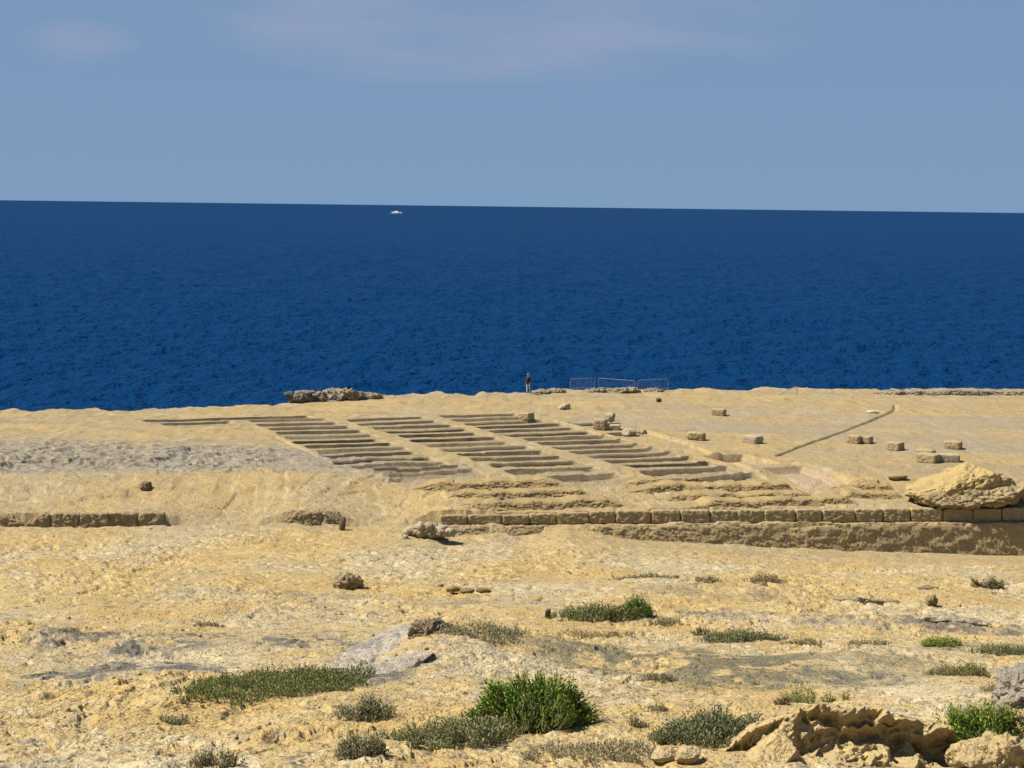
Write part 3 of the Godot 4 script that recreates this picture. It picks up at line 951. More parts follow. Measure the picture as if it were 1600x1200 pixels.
	rock("upright_stone", "pointed brown stone right of the thin wavy ridges", "stone", Vector2(16.35, 58.15), Vector3(0.48, 0.46, 0.4), 0.4, 462, {"rough": 0.25, "pits": 0.2, "tone": Color(0.4, 0.3, 0.17), "tone2": Color(0.22, 0.17, 0.11)})
	rock("flat_stone", "thin dark slab lying flat above the pointed brown stone", "stone", Vector2(17.70, 63.65), Vector3(0.95, 0.12, 0.4), 0.0, 463, {"rough": 0.3, "tone": Color(0.3, 0.24, 0.15), "tone2": Color(0.2, 0.16, 0.1)})
	rock("rock_ridge", "pale broken ridge of rock below the pointed brown stone", "rock", Vector2(14.48, 48.85), Vector3(2.4, 0.3, 0.7), -0.3, 464, {"res": 34, "rough": 0.4, "pits": 0.3, "tone": Color(0.56, 0.48, 0.34), "tone2": Color(0.2, 0.18, 0.15), "fine": 1.8})
	rock("rock_ridge", "dark hollow rock above the grey slab in the near middle", "rock", Vector2(-2.03, 38.50), Vector3(1.1, 0.5, 0.7), 0.3, 465, {"res": 34, "rough": 0.4, "pits": 0.4, "tone": Color(0.34, 0.27, 0.18), "tone2": Color(0.12, 0.1, 0.08), "fine": 1.6}, "", 0.3)
	rock("rock_slab", "pale grey slanting slab beside the long green shrub patch", "rock", Vector2(-2.90, 32.25), Vector3(3.2, 0.5, 1.5), 0.9, 466, {"res": 60, "square": 4.0, "rough": 0.2, "cuts": 5, "roll": 0.1, "pitch": -0.1, "tone": Color(0.52, 0.46, 0.36), "tone2": Color(0.30, 0.28, 0.24), "fine": 2.0}, "", 0.78)
	# the weathered rocks at the lower right
	var fore := thing("weathered_rock", "large weathered honeycombed rock at the lower right edge of the picture", "rock", on(Vector2(4.41, 19.55), 0.34), 0.05)
	put("eroded_crest", crest_rock(471), M.stone, fore)
	put("left_flank", rock_mesh(Vector3(1.9, 0.5, 1.3), 474, 80, 4.0, 5, 0.14, 0.1, Color(0.62, 0.47, 0.22), Color(0.46, 0.36, 0.21), 1.2), M.stone, fore, Vector3(-1.25, -0.22, 0.05)).rotation = Vector3(0.1, 0.15, 0.72)
	rock("boulder", "grey angular boulder at the right frame edge above the green shrub", "boulder", Vector2(8.55, 24.85), Vector3(1.15, 0.95, 1.0), 0.5, 481, {"res": 50, "rough": 0.16, "pits": 0.1, "cuts": 9, "tone": Color(0.38, 0.34, 0.27), "tone2": Color(0.25, 0.23, 0.19)}, "", 0.05)
	rock("boulder", "rough yellow boulder in the lower right corner", "boulder", Vector2(6.39, 19.30), Vector3(1.3, 0.6, 0.9), 0.1, 482, {"res": 60, "rough": 0.22, "pits": 0.25, "tone": Color(0.55, 0.42, 0.21), "tone2": Color(0.4, 0.32, 0.2)}, "", 0.1)
	rock("boulder", "yellow boulder right of the dark gap, under the grey angular one", "boulder", Vector2(7.53, 21.70), Vector3(0.55, 0.6, 0.6), 0.1, 483, {"res": 40, "rough": 0.22, "pits": 0.2}, "", 0.1)
	rock("boulder", "pale split stone left of the large weathered rock", "boulder", Vector2(2.35, 19.30), Vector3(0.42, 0.24, 0.3), 0.7, 484, {"res": 30, "cuts": 26, "square": 2.6, "rough": 0.05, "tone": Color(0.58, 0.46, 0.26), "tone2": Color(0.46, 0.37, 0.22)})
	rock("boulder", "pale flat stone beside the split stone at the bottom edge", "boulder", Vector2(2.06, 19.45), Vector3(0.4, 0.2, 0.3), 0.2, 489, {"res": 30, "cuts": 26, "square": 2.6, "rough": 0.05, "tone": Color(0.58, 0.46, 0.26), "tone2": Color(0.46, 0.37, 0.22)})
	# loose stones
	var mm := MultiMesh.new()
	mm.transform_format = MultiMesh.TRANSFORM_3D
	mm.mesh = rock_mesh(Vector3(1, 0.7, 0.9), 490, 4, 3.0, 9, 0.25, 0.0, Color(0.58, 0.45, 0.24), Color(0.44, 0.35, 0.2))
	mm.instance_count = 1500
	rng.seed = 91
	for i in mm.instance_count:
		var d := 19.0 + 68.0 * pow(rng.randf(), 1.4)
		var x := rng.randf_range(-0.36, 0.36) * d
		for tries in 4:
			if n_spot.get_noise_2d(x * 0.4, d * 0.4) > 0.02:
				break
			x = rng.randf_range(-0.36, 0.36) * d
		var s := rng.randf_range(0.015, 0.045) * (1.0 + 1.8 * pow(rng.randf(), 8.0)) * (1.0 + d / 90.0)
		mm.set_instance_transform(i, Transform3D(Basis.from_euler(Vector3(rng.randf() - 0.5, rng.randf() * 6.28, rng.randf() - 0.5)).scaled(Vector3.ONE * s), on(Vector2(x, d), s * 0.15)))
	var pebbles := MultiMeshInstance3D.new()
	pebbles.multimesh = mm
	pebbles.material_override = M.stone
	pebbles.name = "loose_stones"
	add_child(pebbles, true)
	tag(pebbles, "small loose stones scattered over the near limestone slope", "stones", "", "stuff")


# ---------------------------------------------------------------- plants
func shrub(label: String, a: Vector2, b: Vector2, half: float, high: float, count: int, tone: Color, tone2: Color, seed_: int, dome := 0.0, leaf := 1.0) -> void:
	# upright fleshy sprigs rooted along the line a-b; with dome they also start from inside a rounded crown
	var r := RandomNumberGenerator.new()
	r.seed = seed_
	var clump := noise(seed_, 1.0 / 0.35, 2)
	var mid := a.lerp(b, 0.5)
	var home := on(mid)
	var long := a.distance_to(b) / 2
	var along := (b - a).normalized()
	var o := thing("shrub", label, "shrub", home)
	var v := PackedVector3Array()
	var c := PackedColorArray()
	var idx := PackedInt32Array()
	var sv := PackedVector3Array()
	var sc := PackedColorArray()
	var si := PackedInt32Array()
	for i in count:
		var ang := r.randf() * TAU
		var rad := sqrt(r.randf())
		var e := Vector2(cos(ang), sin(ang)) * rad
		var wav := 1.0 + 0.4 * clump.get_noise_2d(cos(ang) * 0.6, sin(ang) * 0.6)
		var p := mid + along * e.x * long * wav + along.orthogonal() * e.y * half * wav
		var lump := clump.get_noise_2d(p.x, p.y)
		if lump < -0.28 and dome == 0.0 and count > 100:
			continue
		var root := on(p, 0.02) - home
		var fall := 1.0 - pow(rad, 3.0) * 0.6
		var tall := high * (0.55 + 0.45 * r.randf()) * (1.0 + 0.7 * lump) * (fall if dome == 0.0 else 1.0)
		var lean := Vector3(e.x * 0.35 + r.randf_range(-0.3, 0.3), 1, -e.y * 0.35 + r.randf_range(-0.3, 0.3))
		if dome > 0.0:
			var up := dome * sqrt(maxf(0.0, 1.0 - rad * rad)) * r.randf_range(0.25, 1.0) * (1.0 + 0.45 * lump)
			root.y += up
			lean = Vector3(e.x * 1.0 + r.randf_range(-0.35, 0.35), 0.55 + 0.6 * (1.0 - rad), -e.y * 1.0 + r.randf_range(-0.35, 0.35))
		lean = lean.normalized()
		var tip := root + lean * tall
		var shade := r.randf()
		var base := tone.lerp(tone2, clampf(0.5 + lump * 1.1 + (shade - 0.5) * 0.7, 0, 1))
		# stem: a thin three-sided stalk
		var side := lean.cross(Vector3(cos(ang), 0.2, sin(ang))).normalized() * 0.005 * leaf
		var k := sv.size()
		sv.append_array([root - side, root + side, tip, root + side.cross(lean).normalized() * 0.006 * leaf])
		for z in 4:
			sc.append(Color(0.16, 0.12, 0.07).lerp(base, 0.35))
		si.append_array([k, k + 1, k + 2, k + 1, k + 3, k + 2, k + 3, k, k + 2])
		var leaves := int(clampf(tall / (0.026 * leaf), 6, 15))
		for l in leaves:
			var f := 0.12 + 0.88 * (l + r.randf()) / leaves
			var at := root.lerp(tip, f)
			var turn := l * 2.4 + shade * 6.0
			var ref := Vector3(cos(turn), 0, sin(turn))
			var out := (ref - lean * ref.dot(lean)).normalized()
			var dir := (out * 0.75 + lean * (0.6 + 0.5 * f)).normalized()
			var size := (0.036 + 0.024 * r.randf()) * leaf
			var wide := dir.cross(lean).normalized() * size * 0.2
			var n := v.size()
			v.append_array([at, at + dir * size * 0.55 + wide, at + dir * size, at + dir * size * 0.55 - wide])
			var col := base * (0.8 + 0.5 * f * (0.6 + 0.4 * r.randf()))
			col.a = 1.0
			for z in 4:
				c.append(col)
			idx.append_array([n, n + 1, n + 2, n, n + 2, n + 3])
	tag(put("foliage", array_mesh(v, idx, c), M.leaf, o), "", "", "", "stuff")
	tag(put("stems", array_mesh(sv, si, sc), M.leaf, o), "", "", "", "stuff")


func make_plants() -> void:
	var vivid := Color(0.165, 0.215, 0.028)
	var deep := Color(0.06, 0.115, 0.018)
	var olive := Color(0.145, 0.145, 0.042)
	var sage := Color(0.135, 0.135, 0.07)
	var grey := Color(0.19, 0.165, 0.095)
	var brown := Color(0.15, 0.105, 0.05)
	var dry := Color(0.24, 0.19, 0.11)
	shrub("bright green rounded shrub, the largest one near the bottom centre", Vector2(-0.37, 22.25), Vector2(1.07, 22.20), 0.7, 0.2, 2600, deep, vivid, 601, 0.64, 1.3)
	shrub("dull green low shrub joined to the left of the bright rounded one", Vector2(-1.30, 19.05), Vector2(-0.12, 21.85), 0.6, 0.34, 950, olive, sage, 602, 0.0, 1.2)
	shrub("grey green tuft left of the bright rounded shrub, upper of two", Vector2(-2.60, 22.70), Vector2(-1.77, 22.65), 0.4, 0.28, 420, sage, grey, 603)
	shrub("grey green tuft at the bottom edge, lower of two left ones", Vector2(-1.98, 17.45), Vector2(-1.44, 17.60), 0.35, 0.3, 420, sage, grey, 604)
	shrub("long olive green shrub patch stretching beside the pale slab", Vector2(-4.84, 23.50), Vector2(-3.45, 32.25), 1.2, 0.3, 2900, olive, Color(0.085, 0.1, 0.03), 605, 0.0, 1.2)
	shrub("wide low green shrub in the middle, right of the small upright stone", Vector2(1.66, 50.70), Vector2(4.79, 51.85), 0.9, 0.45, 1200, sage, olive, 606, 0.0, 1.7)
	shrub("brighter green end of the wide low shrub in the middle", Vector2(3.96, 51.75), Vector2(4.87, 51.95), 0.5, 0.6, 420, vivid, deep, 607, 0.0, 1.7)
	shrub("flat yellowish tuft right of the wide low middle shrub", Vector2(4.59, 50.05), Vector2(5.53, 49.30), 0.5, 0.25, 160, olive, dry, 608, 0.0, 1.6)
	shrub("low grey green shrub behind the dark hollow rock", Vector2(-1.62, 36.10), Vector2(0.18, 43.00), 0.6, 0.3, 650, sage, grey, 609, 0.0, 1.5)
	shrub("low green shrub above the large grey green stain", Vector2(5.93, 44.05), Vector2(8.22, 46.10), 0.7, 0.34, 800, olive, sage, 610, 0.0, 1.5)
	shrub("thin yellow green strip of plants right of the low green shrub", Vector2(7.98, 43.70), Vector2(9.05, 42.55), 0.3, 0.16, 150, olive, dry, 611, 0.0, 1.4)
	shrub("green tuft at the right, left of the long edge patch", Vector2(11.46, 41.55), Vector2(12.47, 41.35), 0.5, 0.26, 380, olive, vivid, 612, 0.0, 1.4)
	shrub("long low green patch touching the right frame edge", Vector2(12.50, 40.00), Vector2(14.49, 41.05), 0.6, 0.26, 520, olive, sage, 613, 0.0, 1.4)
	shrub("brownish shrub at the right above the orange soil", Vector2(9.93, 34.70), Vector2(11.47, 36.15), 0.6, 0.28, 560, brown, olive, 614, 0.0, 1.2)
	shrub("grey green leafy shrub left of the large weathered rock", Vector2(2.13, 20.40), Vector2(3.63, 21.25), 0.8, 0.36, 1300, Color(0.085, 0.1, 0.04), sage, 615, 0.0, 1.2)
	shrub("bright green shrub in the gap right of the large weathered rock", Vector2(6.32, 21.40), Vector2(7.47, 21.75), 0.6, 0.34, 1300, deep, vivid, 616, 0.35, 1.3)
	shrub("small bright upright plant on the crest of the weathered rock", Vector2(5.28, 28.05), Vector2(6.19, 30.40), 0.2, 0.42, 130, vivid, olive, 617)
	shrub("single dark sprig on the crest, rightmost of the little plants", Vector2(6.86, 30.45), Vector2(6.85, 30.15), 0.05, 0.34, 16, olive, vivid, 618)
	shrub("tiny upright sprigs between the bright plant and the single sprig", Vector2(6.45, 30.50), Vector2(6.66, 30.50), 0.08, 0.26, 24, olive, vivid, 619)
	shrub("dark dry tuft left of the bright plant on the rock crest", Vector2(4.89, 27.20), Vector2(5.13, 27.25), 0.12, 0.24, 50, brown, Color(0.08, 0.06, 0.05), 620)
	shrub("flat dark tuft in the middle distance, left of three in a line", Vector2(4.83, 68.10), Vector2(6.80, 63.45), 0.8, 0.24, 260, grey, sage, 621, 0.0, 1.9)
	shrub("tiny flat tuft in the middle distance, between two larger ones", Vector2(7.71, 62.10), Vector2(8.64, 62.30), 0.4, 0.2, 90, dry, grey, 622, 0.0, 1.8)
	shrub("rounded grey tuft in the middle distance, right of three in a line", Vector2(9.99, 61.95), Vector2(11.76, 65.15), 0.6, 0.4, 240, grey, brown, 623, 0.0, 1.8)
	shrub("small round grey bush alone near the right edge in the middle distance", Vector2(20.27, 65.05), Vector2(21.39, 65.95), 0.4, 0.45, 220, sage, grey, 624, 0.1, 1.8)
	shrub("sparse dead grey patch along the bottom edge, below the rounded shrub", Vector2(0.31, 19.20), Vector2(1.96, 20.00), 0.7, 0.16, 520, dry, grey, 625, 0.0, 1.0)
	shrub("small tuft right of the bright rounded shrub, lower one", Vector2(1.83, 22.15), Vector2(2.05, 22.20), 0.15, 0.16, 60, grey, dry, 626)
	shrub("small pale tuft right of the bright rounded shrub, upper one", Vector2(2.48, 26.95), Vector2(2.88, 26.95), 0.2, 0.17, 80, grey, dry, 627)
	shrub("low brownish tuft above the small pale tuft", Vector2(3.01, 34.05), Vector2(3.82, 33.80), 0.4, 0.17, 130, dry, sage, 628, 0.0, 1.3)
	shrub("low tuft cut by the bottom edge at the left", Vector2(-3.56, 16.90), Vector2(-3.00, 16.85), 0.3, 0.2, 150, sage, grey, 629)
	shrub("dry tuft at the left end of the long olive patch", Vector2(-5.17, 22.45), Vector2(-4.88, 22.95), 0.25, 0.18, 90, dry, sage, 630)
	shrub("tiny tuft alone on the left slope", Vector2(-9.45, 45.40), Vector2(-9.03, 46.60), 0.3, 0.17, 70, sage, grey, 631, 0.0, 1.5)
	shrub("dead grey grass under the wide low middle shrub", Vector2(1.61, 44.45), Vector2(3.98, 45.45), 0.6, 0.16, 220, dry, grey, 632, 0.0, 1.4)
	shrub("dry tuft at the left end of the low green shrub above the stain", Vector2(5.59, 45.60), Vector2(6.16, 45.75), 0.3, 0.26, 90, grey, brown, 633, 0.0, 1.4)
	shrub("sparse dry tuft between the yellow strip and the right green tuft", Vector2(9.48, 42.20), Vector2(10.87, 42.70), 0.4, 0.18, 120, dry, olive, 634, 0.0, 1.3)
	shrub("dry tuft below the brownish shrub at the right", Vector2(9.68, 30.25), Vector2(9.82, 29.30), 0.3, 0.2, 100, dry, grey, 635)
	shrub("grey tuft behind the bright green shrub at the lower right", Vector2(7.98, 26.65), Vector2(7.98, 25.20), 0.25, 0.22, 120, grey, sage, 636)


# ---------------------------------------------------------------- made things
func tube(st: SurfaceTool, pts: Array, radius: float, sides := 6) -> void:
	for i in pts.size() - 1:
		var a: Vector3 = pts[i]
		var b: Vector3 = pts[i + 1]
		var ax := (b - a).normalized()
		var u := ax.cross(Vector3(0.31, 0.2, 0.93)).normalized()
		var w := ax.cross(u)
		for k in sides:
			var p := (u * cos(TAU * k / sides) + w * sin(TAU * k / sides)) * radius
			var q := (u * cos(TAU * (k + 1) / sides) + w * sin(TAU * (k + 1) / sides)) * radius
			for z in [a + p, b + p, a + q, a + q, b + p, b + q]:
				st.add_vertex(z)


func tube_mesh(pts: Array, radius: float) -> ArrayMesh:
	var st := SurfaceTool.new()
	st.begin(Mesh.PRIMITIVE_TRIANGLES)
	tube(st, pts, radius)
	st.index()
	st.generate_normals()
	return st.commit()


func make_barriers() -> void:
	var spots := [[Vector2(5.42, 141.75), Vector2(7.74, 142.85)], [Vector2(8.10, 142.80), Vector2(11.35, 140.80)], [Vector2(11.63, 141.25), Vector2(14.62, 142.70)]]
	var labels := ["left metal crowd barrier of three on the shore edge, facing the sea", "middle metal crowd barrier of three on the shore edge", "right metal crowd barrier of three on the shore edge"]
	for i in 3:
		var a := on(spots[i][0])
		var b := on(spots[i][1])
		var long := Vector2(b.x - a.x, b.z - a.z).length()
		var y := (a.y + b.y) / 2
		var t := thing("crowd_barrier", labels[i], "barrier", Vector3((a.x + b.x) / 2, y + 0.06, (a.z + b.z) / 2), -atan2(b.z - a.z, b.x - a.x), "crowd barriers on the shore edge")
		var h := long / 2
		var loop := [Vector3(-h, 0.0, 0)]
		for p in [[-h, 0.92], [-h + 0.04, 1.03], [-h + 0.14, 1.08], [h - 0.14, 1.08], [h - 0.04, 1.03], [h, 0.92], [h, 0.0]]:
			loop.append(Vector3(p[0], p[1], 0))
		put("frame", tube_mesh(loop, 0.017), M.steel, t)
		put("bottom_rail", tube_mesh([Vector3(-h, 0.2, 0), Vector3(h, 0.2, 0)], 0.017), M.steel, t)
		var bar := tube_mesh([Vector3(0, 0.2, 0), Vector3(0, 1.08, 0)], 0.005)
		for k in 15:
			put("bar", bar, M.steel, t, Vector3(lerpf(-h, h, (k + 1) / 16.0), 0, 0))
		for s in [-1, 1]:
			put("foot", tube_mesh([Vector3(0, -0.06, -0.28), Vector3(0, 0.03, -0.06), Vector3(0, 0.03, 0.06), Vector3(0, -0.06, 0.28)], 0.022), M.steel, t, Vector3(s * (h - 0.12), 0, 0))
	var g := on(Vector2(26.27, 140.60))
	var rail := thing("handrail", "thin sloping pale handrail with one post near the shore edge", "handrail", g)
	put("post", tube_mesh([Vector3(0, -0.1, 0), Vector3(0, 0.72, 0)], 0.03), M.steel, rail)
	put("rail", tube_mesh([Vector3(-1.75, 0.02, 0.1), Vector3(-0.2, 0.74, 0), Vector3(0.02, 0.74, 0)], 0.028), M.steel, rail)


func boat_loft(sections: Array) -> ArrayMesh:
	var v := PackedVector3Array()
	var idx := PackedInt32Array()
	var w: int = sections[0].size()
	for s in sections:
		for p in s:
			v.append(p)
	for i in sections.size() - 1:
		for j in w:
			var a := i * w + j
			var b := i * w + (j + 1) % w
			idx.append_array([a, a + w, b, b, a + w, b + w])
	for e in [0, (sections.size() - 1) * w]:
		for j in range(1, w - 1):
			idx.append_array([e, e + j, e + j + 1] if e == 0 else [e, e + j + 1, e + j])
	return array_mesh(v, idx, PackedColorArray(), PackedVector3Array(), false)


func house_loft(x0: float, x1: float, y0: float, y1: float, half: float, rake: float) -> ArrayMesh:
	return boat_loft([[Vector3(x0, y0, -half), Vector3(x0, y0, half), Vector3(x0, y1, half * 0.9), Vector3(x0, y1, -half * 0.9)], [Vector3(x1, y0, -half * 0.85), Vector3(x1, y0, half * 0.85), Vector3(x1 - rake, y1, half * 0.75), Vector3(x1 - rake, y1, -half * 0.75)]])


func make_boat() -> void:
	var at := Vector2(-255.16, 3342.63)
	var t := thing("motor_yacht", "small white motor yacht far out on the blue sea", "boat", Vector3(at.x, SEA, -at.y), -0.3)
	t.scale = Vector3.ONE * 1.08
	var hull := []
	for q in [[-15.0, 3.0, 2.4, 0.0], [-14.0, 3.2, 2.5, -0.4], [0.0, 3.3, 2.7, -0.6], [8.0, 2.5, 3.1, -0.5], [13.0, 1.0, 3.7, 0.2], [15.2, 0.08, 4.1, 2.6]]:
		hull.append([Vector3(q[0], q[3], -q[1] * 0.55), Vector3(q[0], q[3], q[1] * 0.55), Vector3(q[0], q[2] * 0.55, q[1] * 0.92), Vector3(q[0], q[2], q[1]), Vector3(q[0], q[2], -q[1]), Vector3(q[0], q[2] * 0.55, -q[1] * 0.92)])
	put("hull", boat_loft(hull), M.white, t)
	put("saloon", house_loft(-8.5, 8.0, 2.6, 3.3, 2.5, 0.6), M.white, t)
	put("window_band", house_loft(-8.3, 7.3, 3.3, 4.2, 2.45, 0.9), M.dark_glass, t)
	put("upper_deck", house_loft(-9.0, 6.2, 4.2, 4.9, 2.5, 0.8), M.white, t)
	put("bridge", house_loft(-3.5, 4.6, 4.9, 6.3, 1.9, 1.5), M.white, t)
	put("mast", tube_mesh([Vector3(-1.5, 6.2, 0), Vector3(-2.2, 9.2, 0)], 0.14), M.white, t)
	put("radar_arch", house_loft(8.5, 11.5, 3.0, 4.6, 1.0, 1.6), M.white, t)


func make_person() -> void:
	# joints (metres above the feet): facing the sea, half turned to the right, hands raised to the chest
	var at := on(Vector2(1.46, 138.35))
	var t := thing("person", "person in a dark jacket, pale trousers and cap standing on the shore edge looking out", "person", at, -0.5)
	var bones := [
		[Vector3(-0.09, 0.05, 0.02), Vector3(-0.095, 0.48, -0.01), 0.045, 0.058, 2], [Vector3(-0.095, 0.48, -0.01), Vector3(-0.09, 0.9, 0.02), 0.06, 0.088, 2],
		[Vector3(0.13, 0.05, -0.12), Vector3(0.11, 0.48, -0.08), 0.045, 0.058, 2], [Vector3(0.11, 0.48, -0.08), Vector3(0.09, 0.9, 0.02), 0.06, 0.088, 2],
		[Vector3(-0.09, 0.04, 0.02), Vector3(-0.1, 0.035, -0.16), 0.045, 0.035, 3], [Vector3(0.13, 0.04, -0.12), Vector3(0.14, 0.035, -0.3), 0.045, 0.035, 3],
		[Vector3(0, 0.92, 0.02), Vector3(0, 1.18, 0.0), 0.15, 0.15, 1], [Vector3(0, 1.18, 0), Vector3(0, 1.4, 0.01), 0.155, 0.14, 1], [Vector3(-0.16, 1.42, 0.01), Vector3(0.16, 1.42, 0.01), 0.075, 0.075, 1],
		[Vector3(-0.2, 1.4, 0.01), Vector3(-0.26, 1.13, -0.02), 0.06, 0.05, 1], [Vector3(-0.26, 1.13, -0.02), Vector3(-0.1, 1.27, -0.27), 0.048, 0.036, 1],
		[Vector3(0.2, 1.4, 0.01), Vector3(0.26, 1.13, -0.04), 0.06, 0.05, 1], [Vector3(0.26, 1.13, -0.04), Vector3(0.09, 1.3, -0.28), 0.048, 0.036, 1],
		[Vector3(-0.1, 1.27, -0.27), Vector3(-0.04, 1.31, -0.33), 0.034, 0.03, 0], [Vector3(0.09, 1.3, -0.28), Vector3(0.04, 1.32, -0.34), 0.034, 0.03, 0],
		[Vector3(0, 1.45, 0.01), Vector3(0, 1.55, -0.01), 0.055, 0.055, 0], [Vector3(0, 1.62, -0.02), Vector3(0, 1.67, -0.01), 0.086, 0.095, 0], [Vector3(0, 1.61, -0.1), Vector3(0, 1.59, -0.12), 0.02, 0.016, 0]]
	var tones := [Color(0.42, 0.26, 0.18), Color(0.012, 0.013, 0.02), Color(0.5, 0.48, 0.45), Color(0.03, 0.03, 0.03)]
	put("body", bone_mesh(bones, tones, 0.02), M.skin, t)
	put("backpack", bone_mesh([[Vector3(-0.06, 1.1, 0.2), Vector3(-0.06, 1.34, 0.2), 0.13, 0.11, 0], [Vector3(0.06, 1.1, 0.2), Vector3(0.06, 1.34, 0.2), 0.13, 0.11, 0]], [Color(0.01, 0.012, 0.022)], 0.025), M.skin, t)
	put("cap", bone_mesh([[Vector3(0, 1.72, 0), Vector3(0, 1.725, -0.01), 0.1, 0.1, 0], [Vector3(0, 1.705, -0.08), Vector3(0, 1.69, -0.17), 0.05, 0.03, 0]], [Color(0.16, 0.17, 0.19)], 0.016), M.skin, t)
	put("camera", bone_mesh([[Vector3(-0.03, 1.33, -0.37), Vector3(0.03, 1.33, -0.37), 0.04, 0.04, 0]], [Color(0.02, 0.02, 0.02)], 0.015), M.skin, t)


func bone_mesh(bones: Array, tones: Array, cell: float) -> ArrayMesh:
	var lo := Vector3.INF
	var hi := -Vector3.INF
	for b in bones:
		for k in 2:
			lo = lo.min(b[k] - Vector3.ONE * (b[2 + k] + 0.05))
			hi = hi.max(b[k] + Vector3.ONE * (b[2 + k] + 0.05))
	var n := Vector3i(((hi - lo) / cell).ceil()) + Vector3i.ONE * 2
	var field := PackedFloat32Array()
	field.resize(n.x * n.y * n.z)
	field.fill(1.0)
	var which := PackedInt32Array()
	which.resize(field.size())
	var closest := field.duplicate()
	for b in bones:
		var reach: float = maxf(b[2], b[3]) + 0.06
		var from := Vector3i(((b[0].min(b[1]) - Vector3.ONE * reach - lo) / cell).floor()).max(Vector3i.ZERO)
		var to := Vector3i(((b[0].max(b[1]) + Vector3.ONE * reach - lo) / cell).ceil()).min(n - Vector3i.ONE)
		for z in range(from.z, to.z + 1):
			for y in range(from.y, to.y + 1):
				for x in range(from.x, to.x + 1):
					var p := lo + Vector3(x, y, z) * cell
					var ab: Vector3 = b[1] - b[0]
					var k := clampf((p - b[0]).dot(ab) / ab.length_squared(), 0, 1)
					var dist: float = p.distance_to(b[0] + ab * k) - lerpf(b[2], b[3], k)
					var i := (z * n.y + y) * n.x + x
					if dist < closest[i]:
						closest[i] = dist
						which[i] = b[4]
					var q := clampf(0.5 + 0.5 * (field[i] - dist) / 0.03, 0, 1)
					field[i] = lerpf(field[i], dist, q) - 0.03 * q * (1 - q)
	var at := {}
	var v := PackedVector3Array()
	var c := PackedColorArray()
	var idx := PackedInt32Array()
	for z in n.z - 1:
		for y in n.y - 1:
			for x in n.x - 1:
				var sum := Vector3.ZERO
				var hits := 0
				var first := (z * n.y + y) * n.x + x
				for e in [[0, 1], [0, n.x], [0, n.x * n.y], [1, 1 + n.x], [1, 1 + n.x * n.y], [n.x, n.x + 1], [n.x, n.x + n.x * n.y], [n.x * n.y, n.x * n.y + 1], [n.x * n.y, n.x * n.y + n.x], [1 + n.x, 1 + n.x + n.x * n.y], [1 + n.x * n.y, 1 + n.x + n.x * n.y], [n.x + n.x * n.y, 1 + n.x + n.x * n.y]]:
					var f0 := field[first + e[0]]
					var f1 := field[first + e[1]]
					if (f0 < 0) != (f1 < 0):
						var k := f0 / (f0 - f1)
						var o0 := Vector3(e[0] % n.x, (e[0] / n.x) % n.y, e[0] / (n.x * n.y))
						var o1 := Vector3(e[1] % n.x, (e[1] / n.x) % n.y, e[1] / (n.x * n.y))
						sum += o0.lerp(o1, k)
						hits += 1
				if hits:
					at[first] = v.size()
					v.append(lo + (Vector3(x, y, z) + sum / hits) * cell)
					c.append(tones[which[first]])
	for z in range(1, n.z - 1):
		for y in range(1, n.y - 1):
			for x in range(1, n.x - 1):
				var i := (z * n.y + y) * n.x + x
				for ax in 3:
					var stepa: int = [1, n.x, n.x * n.y][ax]
					var u: int = [n.x, n.x * n.y, 1][ax]
					var w: int = [n.x * n.y, 1, n.x][ax]
					if (field[i] < 0) != (field[i + stepa] < 0):
						var q := [at[i], at[i - u], at[i - u - w], at[i - w]]
						if field[i] < 0:
							idx.append_array([q[0], q[2], q[1], q[0], q[3], q[2]])
						else:
							idx.append_array([q[0], q[1], q[2], q[0], q[2], q[3]])
	return array_mesh(v, idx, c)


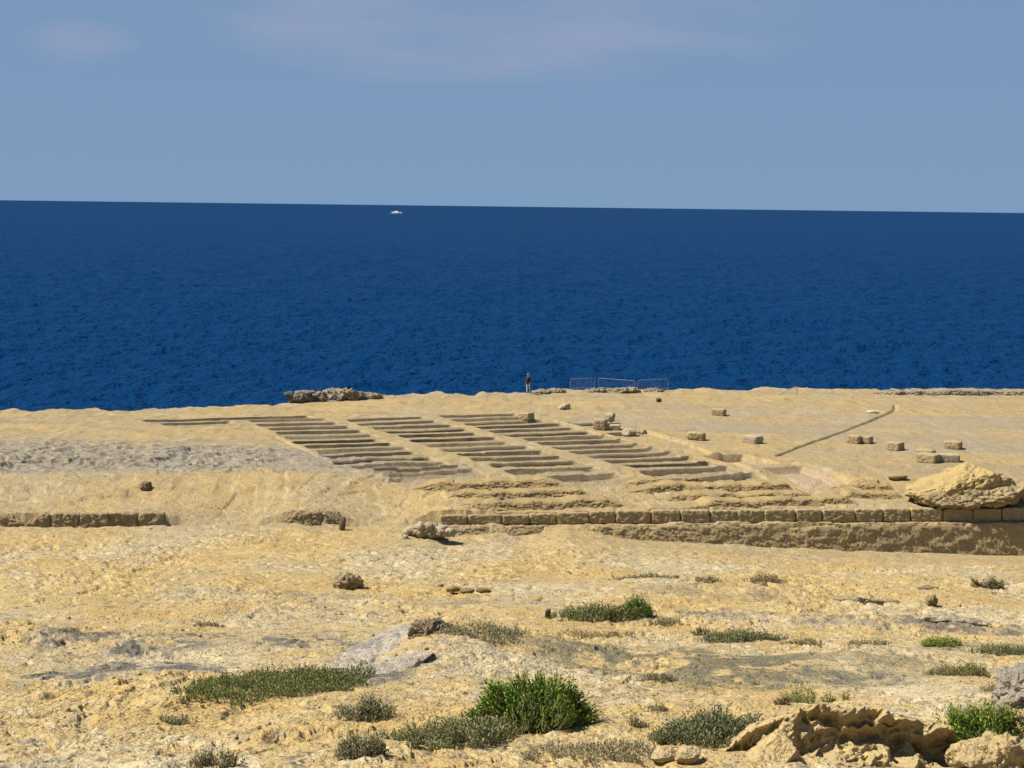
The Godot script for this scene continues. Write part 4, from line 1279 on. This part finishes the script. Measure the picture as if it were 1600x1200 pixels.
func make_sky() -> ProceduralSkyMaterial:
	var m := ProceduralSkyMaterial.new()
	m.sky_top_color = lin(0.07, 0.13, 0.25)
	m.sky_horizon_color = lin(0.124, 0.197, 0.302)
	m.sky_curve = 0.32
	m.ground_bottom_color = lin(0.115, 0.185, 0.29)
	m.ground_horizon_color = lin(0.115, 0.185, 0.29)
	m.ground_curve = 0.02
	m.sun_angle_max = 8.0
	# faint drifting cloud veils, low banks all round: [azimuth right of ahead, height, half width, half height] in degrees
	var n := noise(61, 1.0, 4)
	var banks := [[-1.0, 6.6, 12.0, 2.0], [-15.5, 5.6, 2.2, 0.8], [-32.0, 8.0, 9.0, 2.0], [32.0, 9.0, 10.0, 2.5], [48.0, 7.0, 12.0, 2.5], [80.0, 9.0, 14.0, 3.0], [120.0, 8.0, 15.0, 3.0], [165.0, 10.0, 16.0, 4.0], [-60.0, 9.0, 14.0, 3.0], [-100.0, 8.0, 15.0, 3.0], [-145.0, 9.0, 15.0, 3.5], [5.0, 22.0, 25.0, 5.0], [-70.0, 30.0, 25.0, 6.0], [90.0, 26.0, 30.0, 6.0], [170.0, 28.0, 30.0, 6.0]]
	var im := Image.create(2048, 1024, false, Image.FORMAT_RGBA8)
	for y in 512:
		var up := 90.0 * (1.0 - (y + 0.5) / 512.0)
		if up > 40.0:
			continue
		var here := banks.filter(func(q): return absf(up - q[1]) < q[3] * 1.5)
		for x in 2048:
			var az := (x + 0.5) / 2048.0 * 360.0
			var k := 0.0
			for q in here:
				var da := fposmod(az - q[0] + 180.0, 360.0) - 180.0
				var wisp := n.get_noise_2d(da * 0.11 + q[0] * 3.7 + 9.0, up * 0.55)
				var e: float = (da / q[2]) ** 2 + ((up - q[1]) / q[3]) ** 2 - wisp * 0.7 - 0.2
				k = maxf(k, smoothstep(1.1, -0.5, e) * (0.9 + 0.3 * wisp))
			if k > 0.0:
				im.set_pixel(x, y, Color(0.37, 0.24, 0.17, minf(k, 1.0) * 0.44))
	m.sky_cover = ImageTexture.create_from_image(im)
	m.sky_cover_modulate = Color(1, 1, 1)
	return m


func _ready() -> void:
	var cam := Camera3D.new()
	cam.name = "camera"
	cam.fov = 28.07
	cam.near = 0.5
	cam.far = 70000.0
	cam.transform = Transform3D(Basis(Vector3.RIGHT, deg_to_rad(-6.607)) * Basis(Vector3.BACK, deg_to_rad(0.716)), Vector3(0, 17, 0))
	add_child(cam)
	cam.current = true
	var env := Environment.new()
	env.background_mode = Environment.BG_SKY
	env.tonemap_mode = Environment.TONE_MAPPER_LINEAR
	env.tonemap_exposure = 1.72
	env.sdfgi_enabled = true
	env.ssao_enabled = true
	env.ssil_enabled = true
	env.sky = Sky.new()
	env.sky.sky_material = make_sky()
	var we := WorldEnvironment.new()
	we.name = "world_environment"
	we.environment = env
	add_child(we)
	var sun := DirectionalLight3D.new()
	sun.name = "sun"
	sun.light_color = Color(1.0, 0.97, 0.92)
	sun.light_energy = 1.6
	sun.light_angular_distance = 0.5
	sun.shadow_enabled = true
	sun.sky_mode = DirectionalLight3D.SKY_MODE_LIGHT_ONLY
	var el := deg_to_rad(56.0)
	var az := deg_to_rad(91.0)
	sun.look_at_from_position(Vector3.ZERO, Vector3(cos(el) * sin(az), -sin(el), cos(el) * cos(az)))
	add_child(sun)
	make_materials()
	M.skin = StandardMaterial3D.new()
	M.skin.vertex_color_use_as_albedo = true
	M.skin.roughness = 0.8
	set_ground()
	make_ground()
	make_sea()
	make_walls()
	make_rocks()
	make_plants()
	make_barriers()
	make_person()
	make_boat()
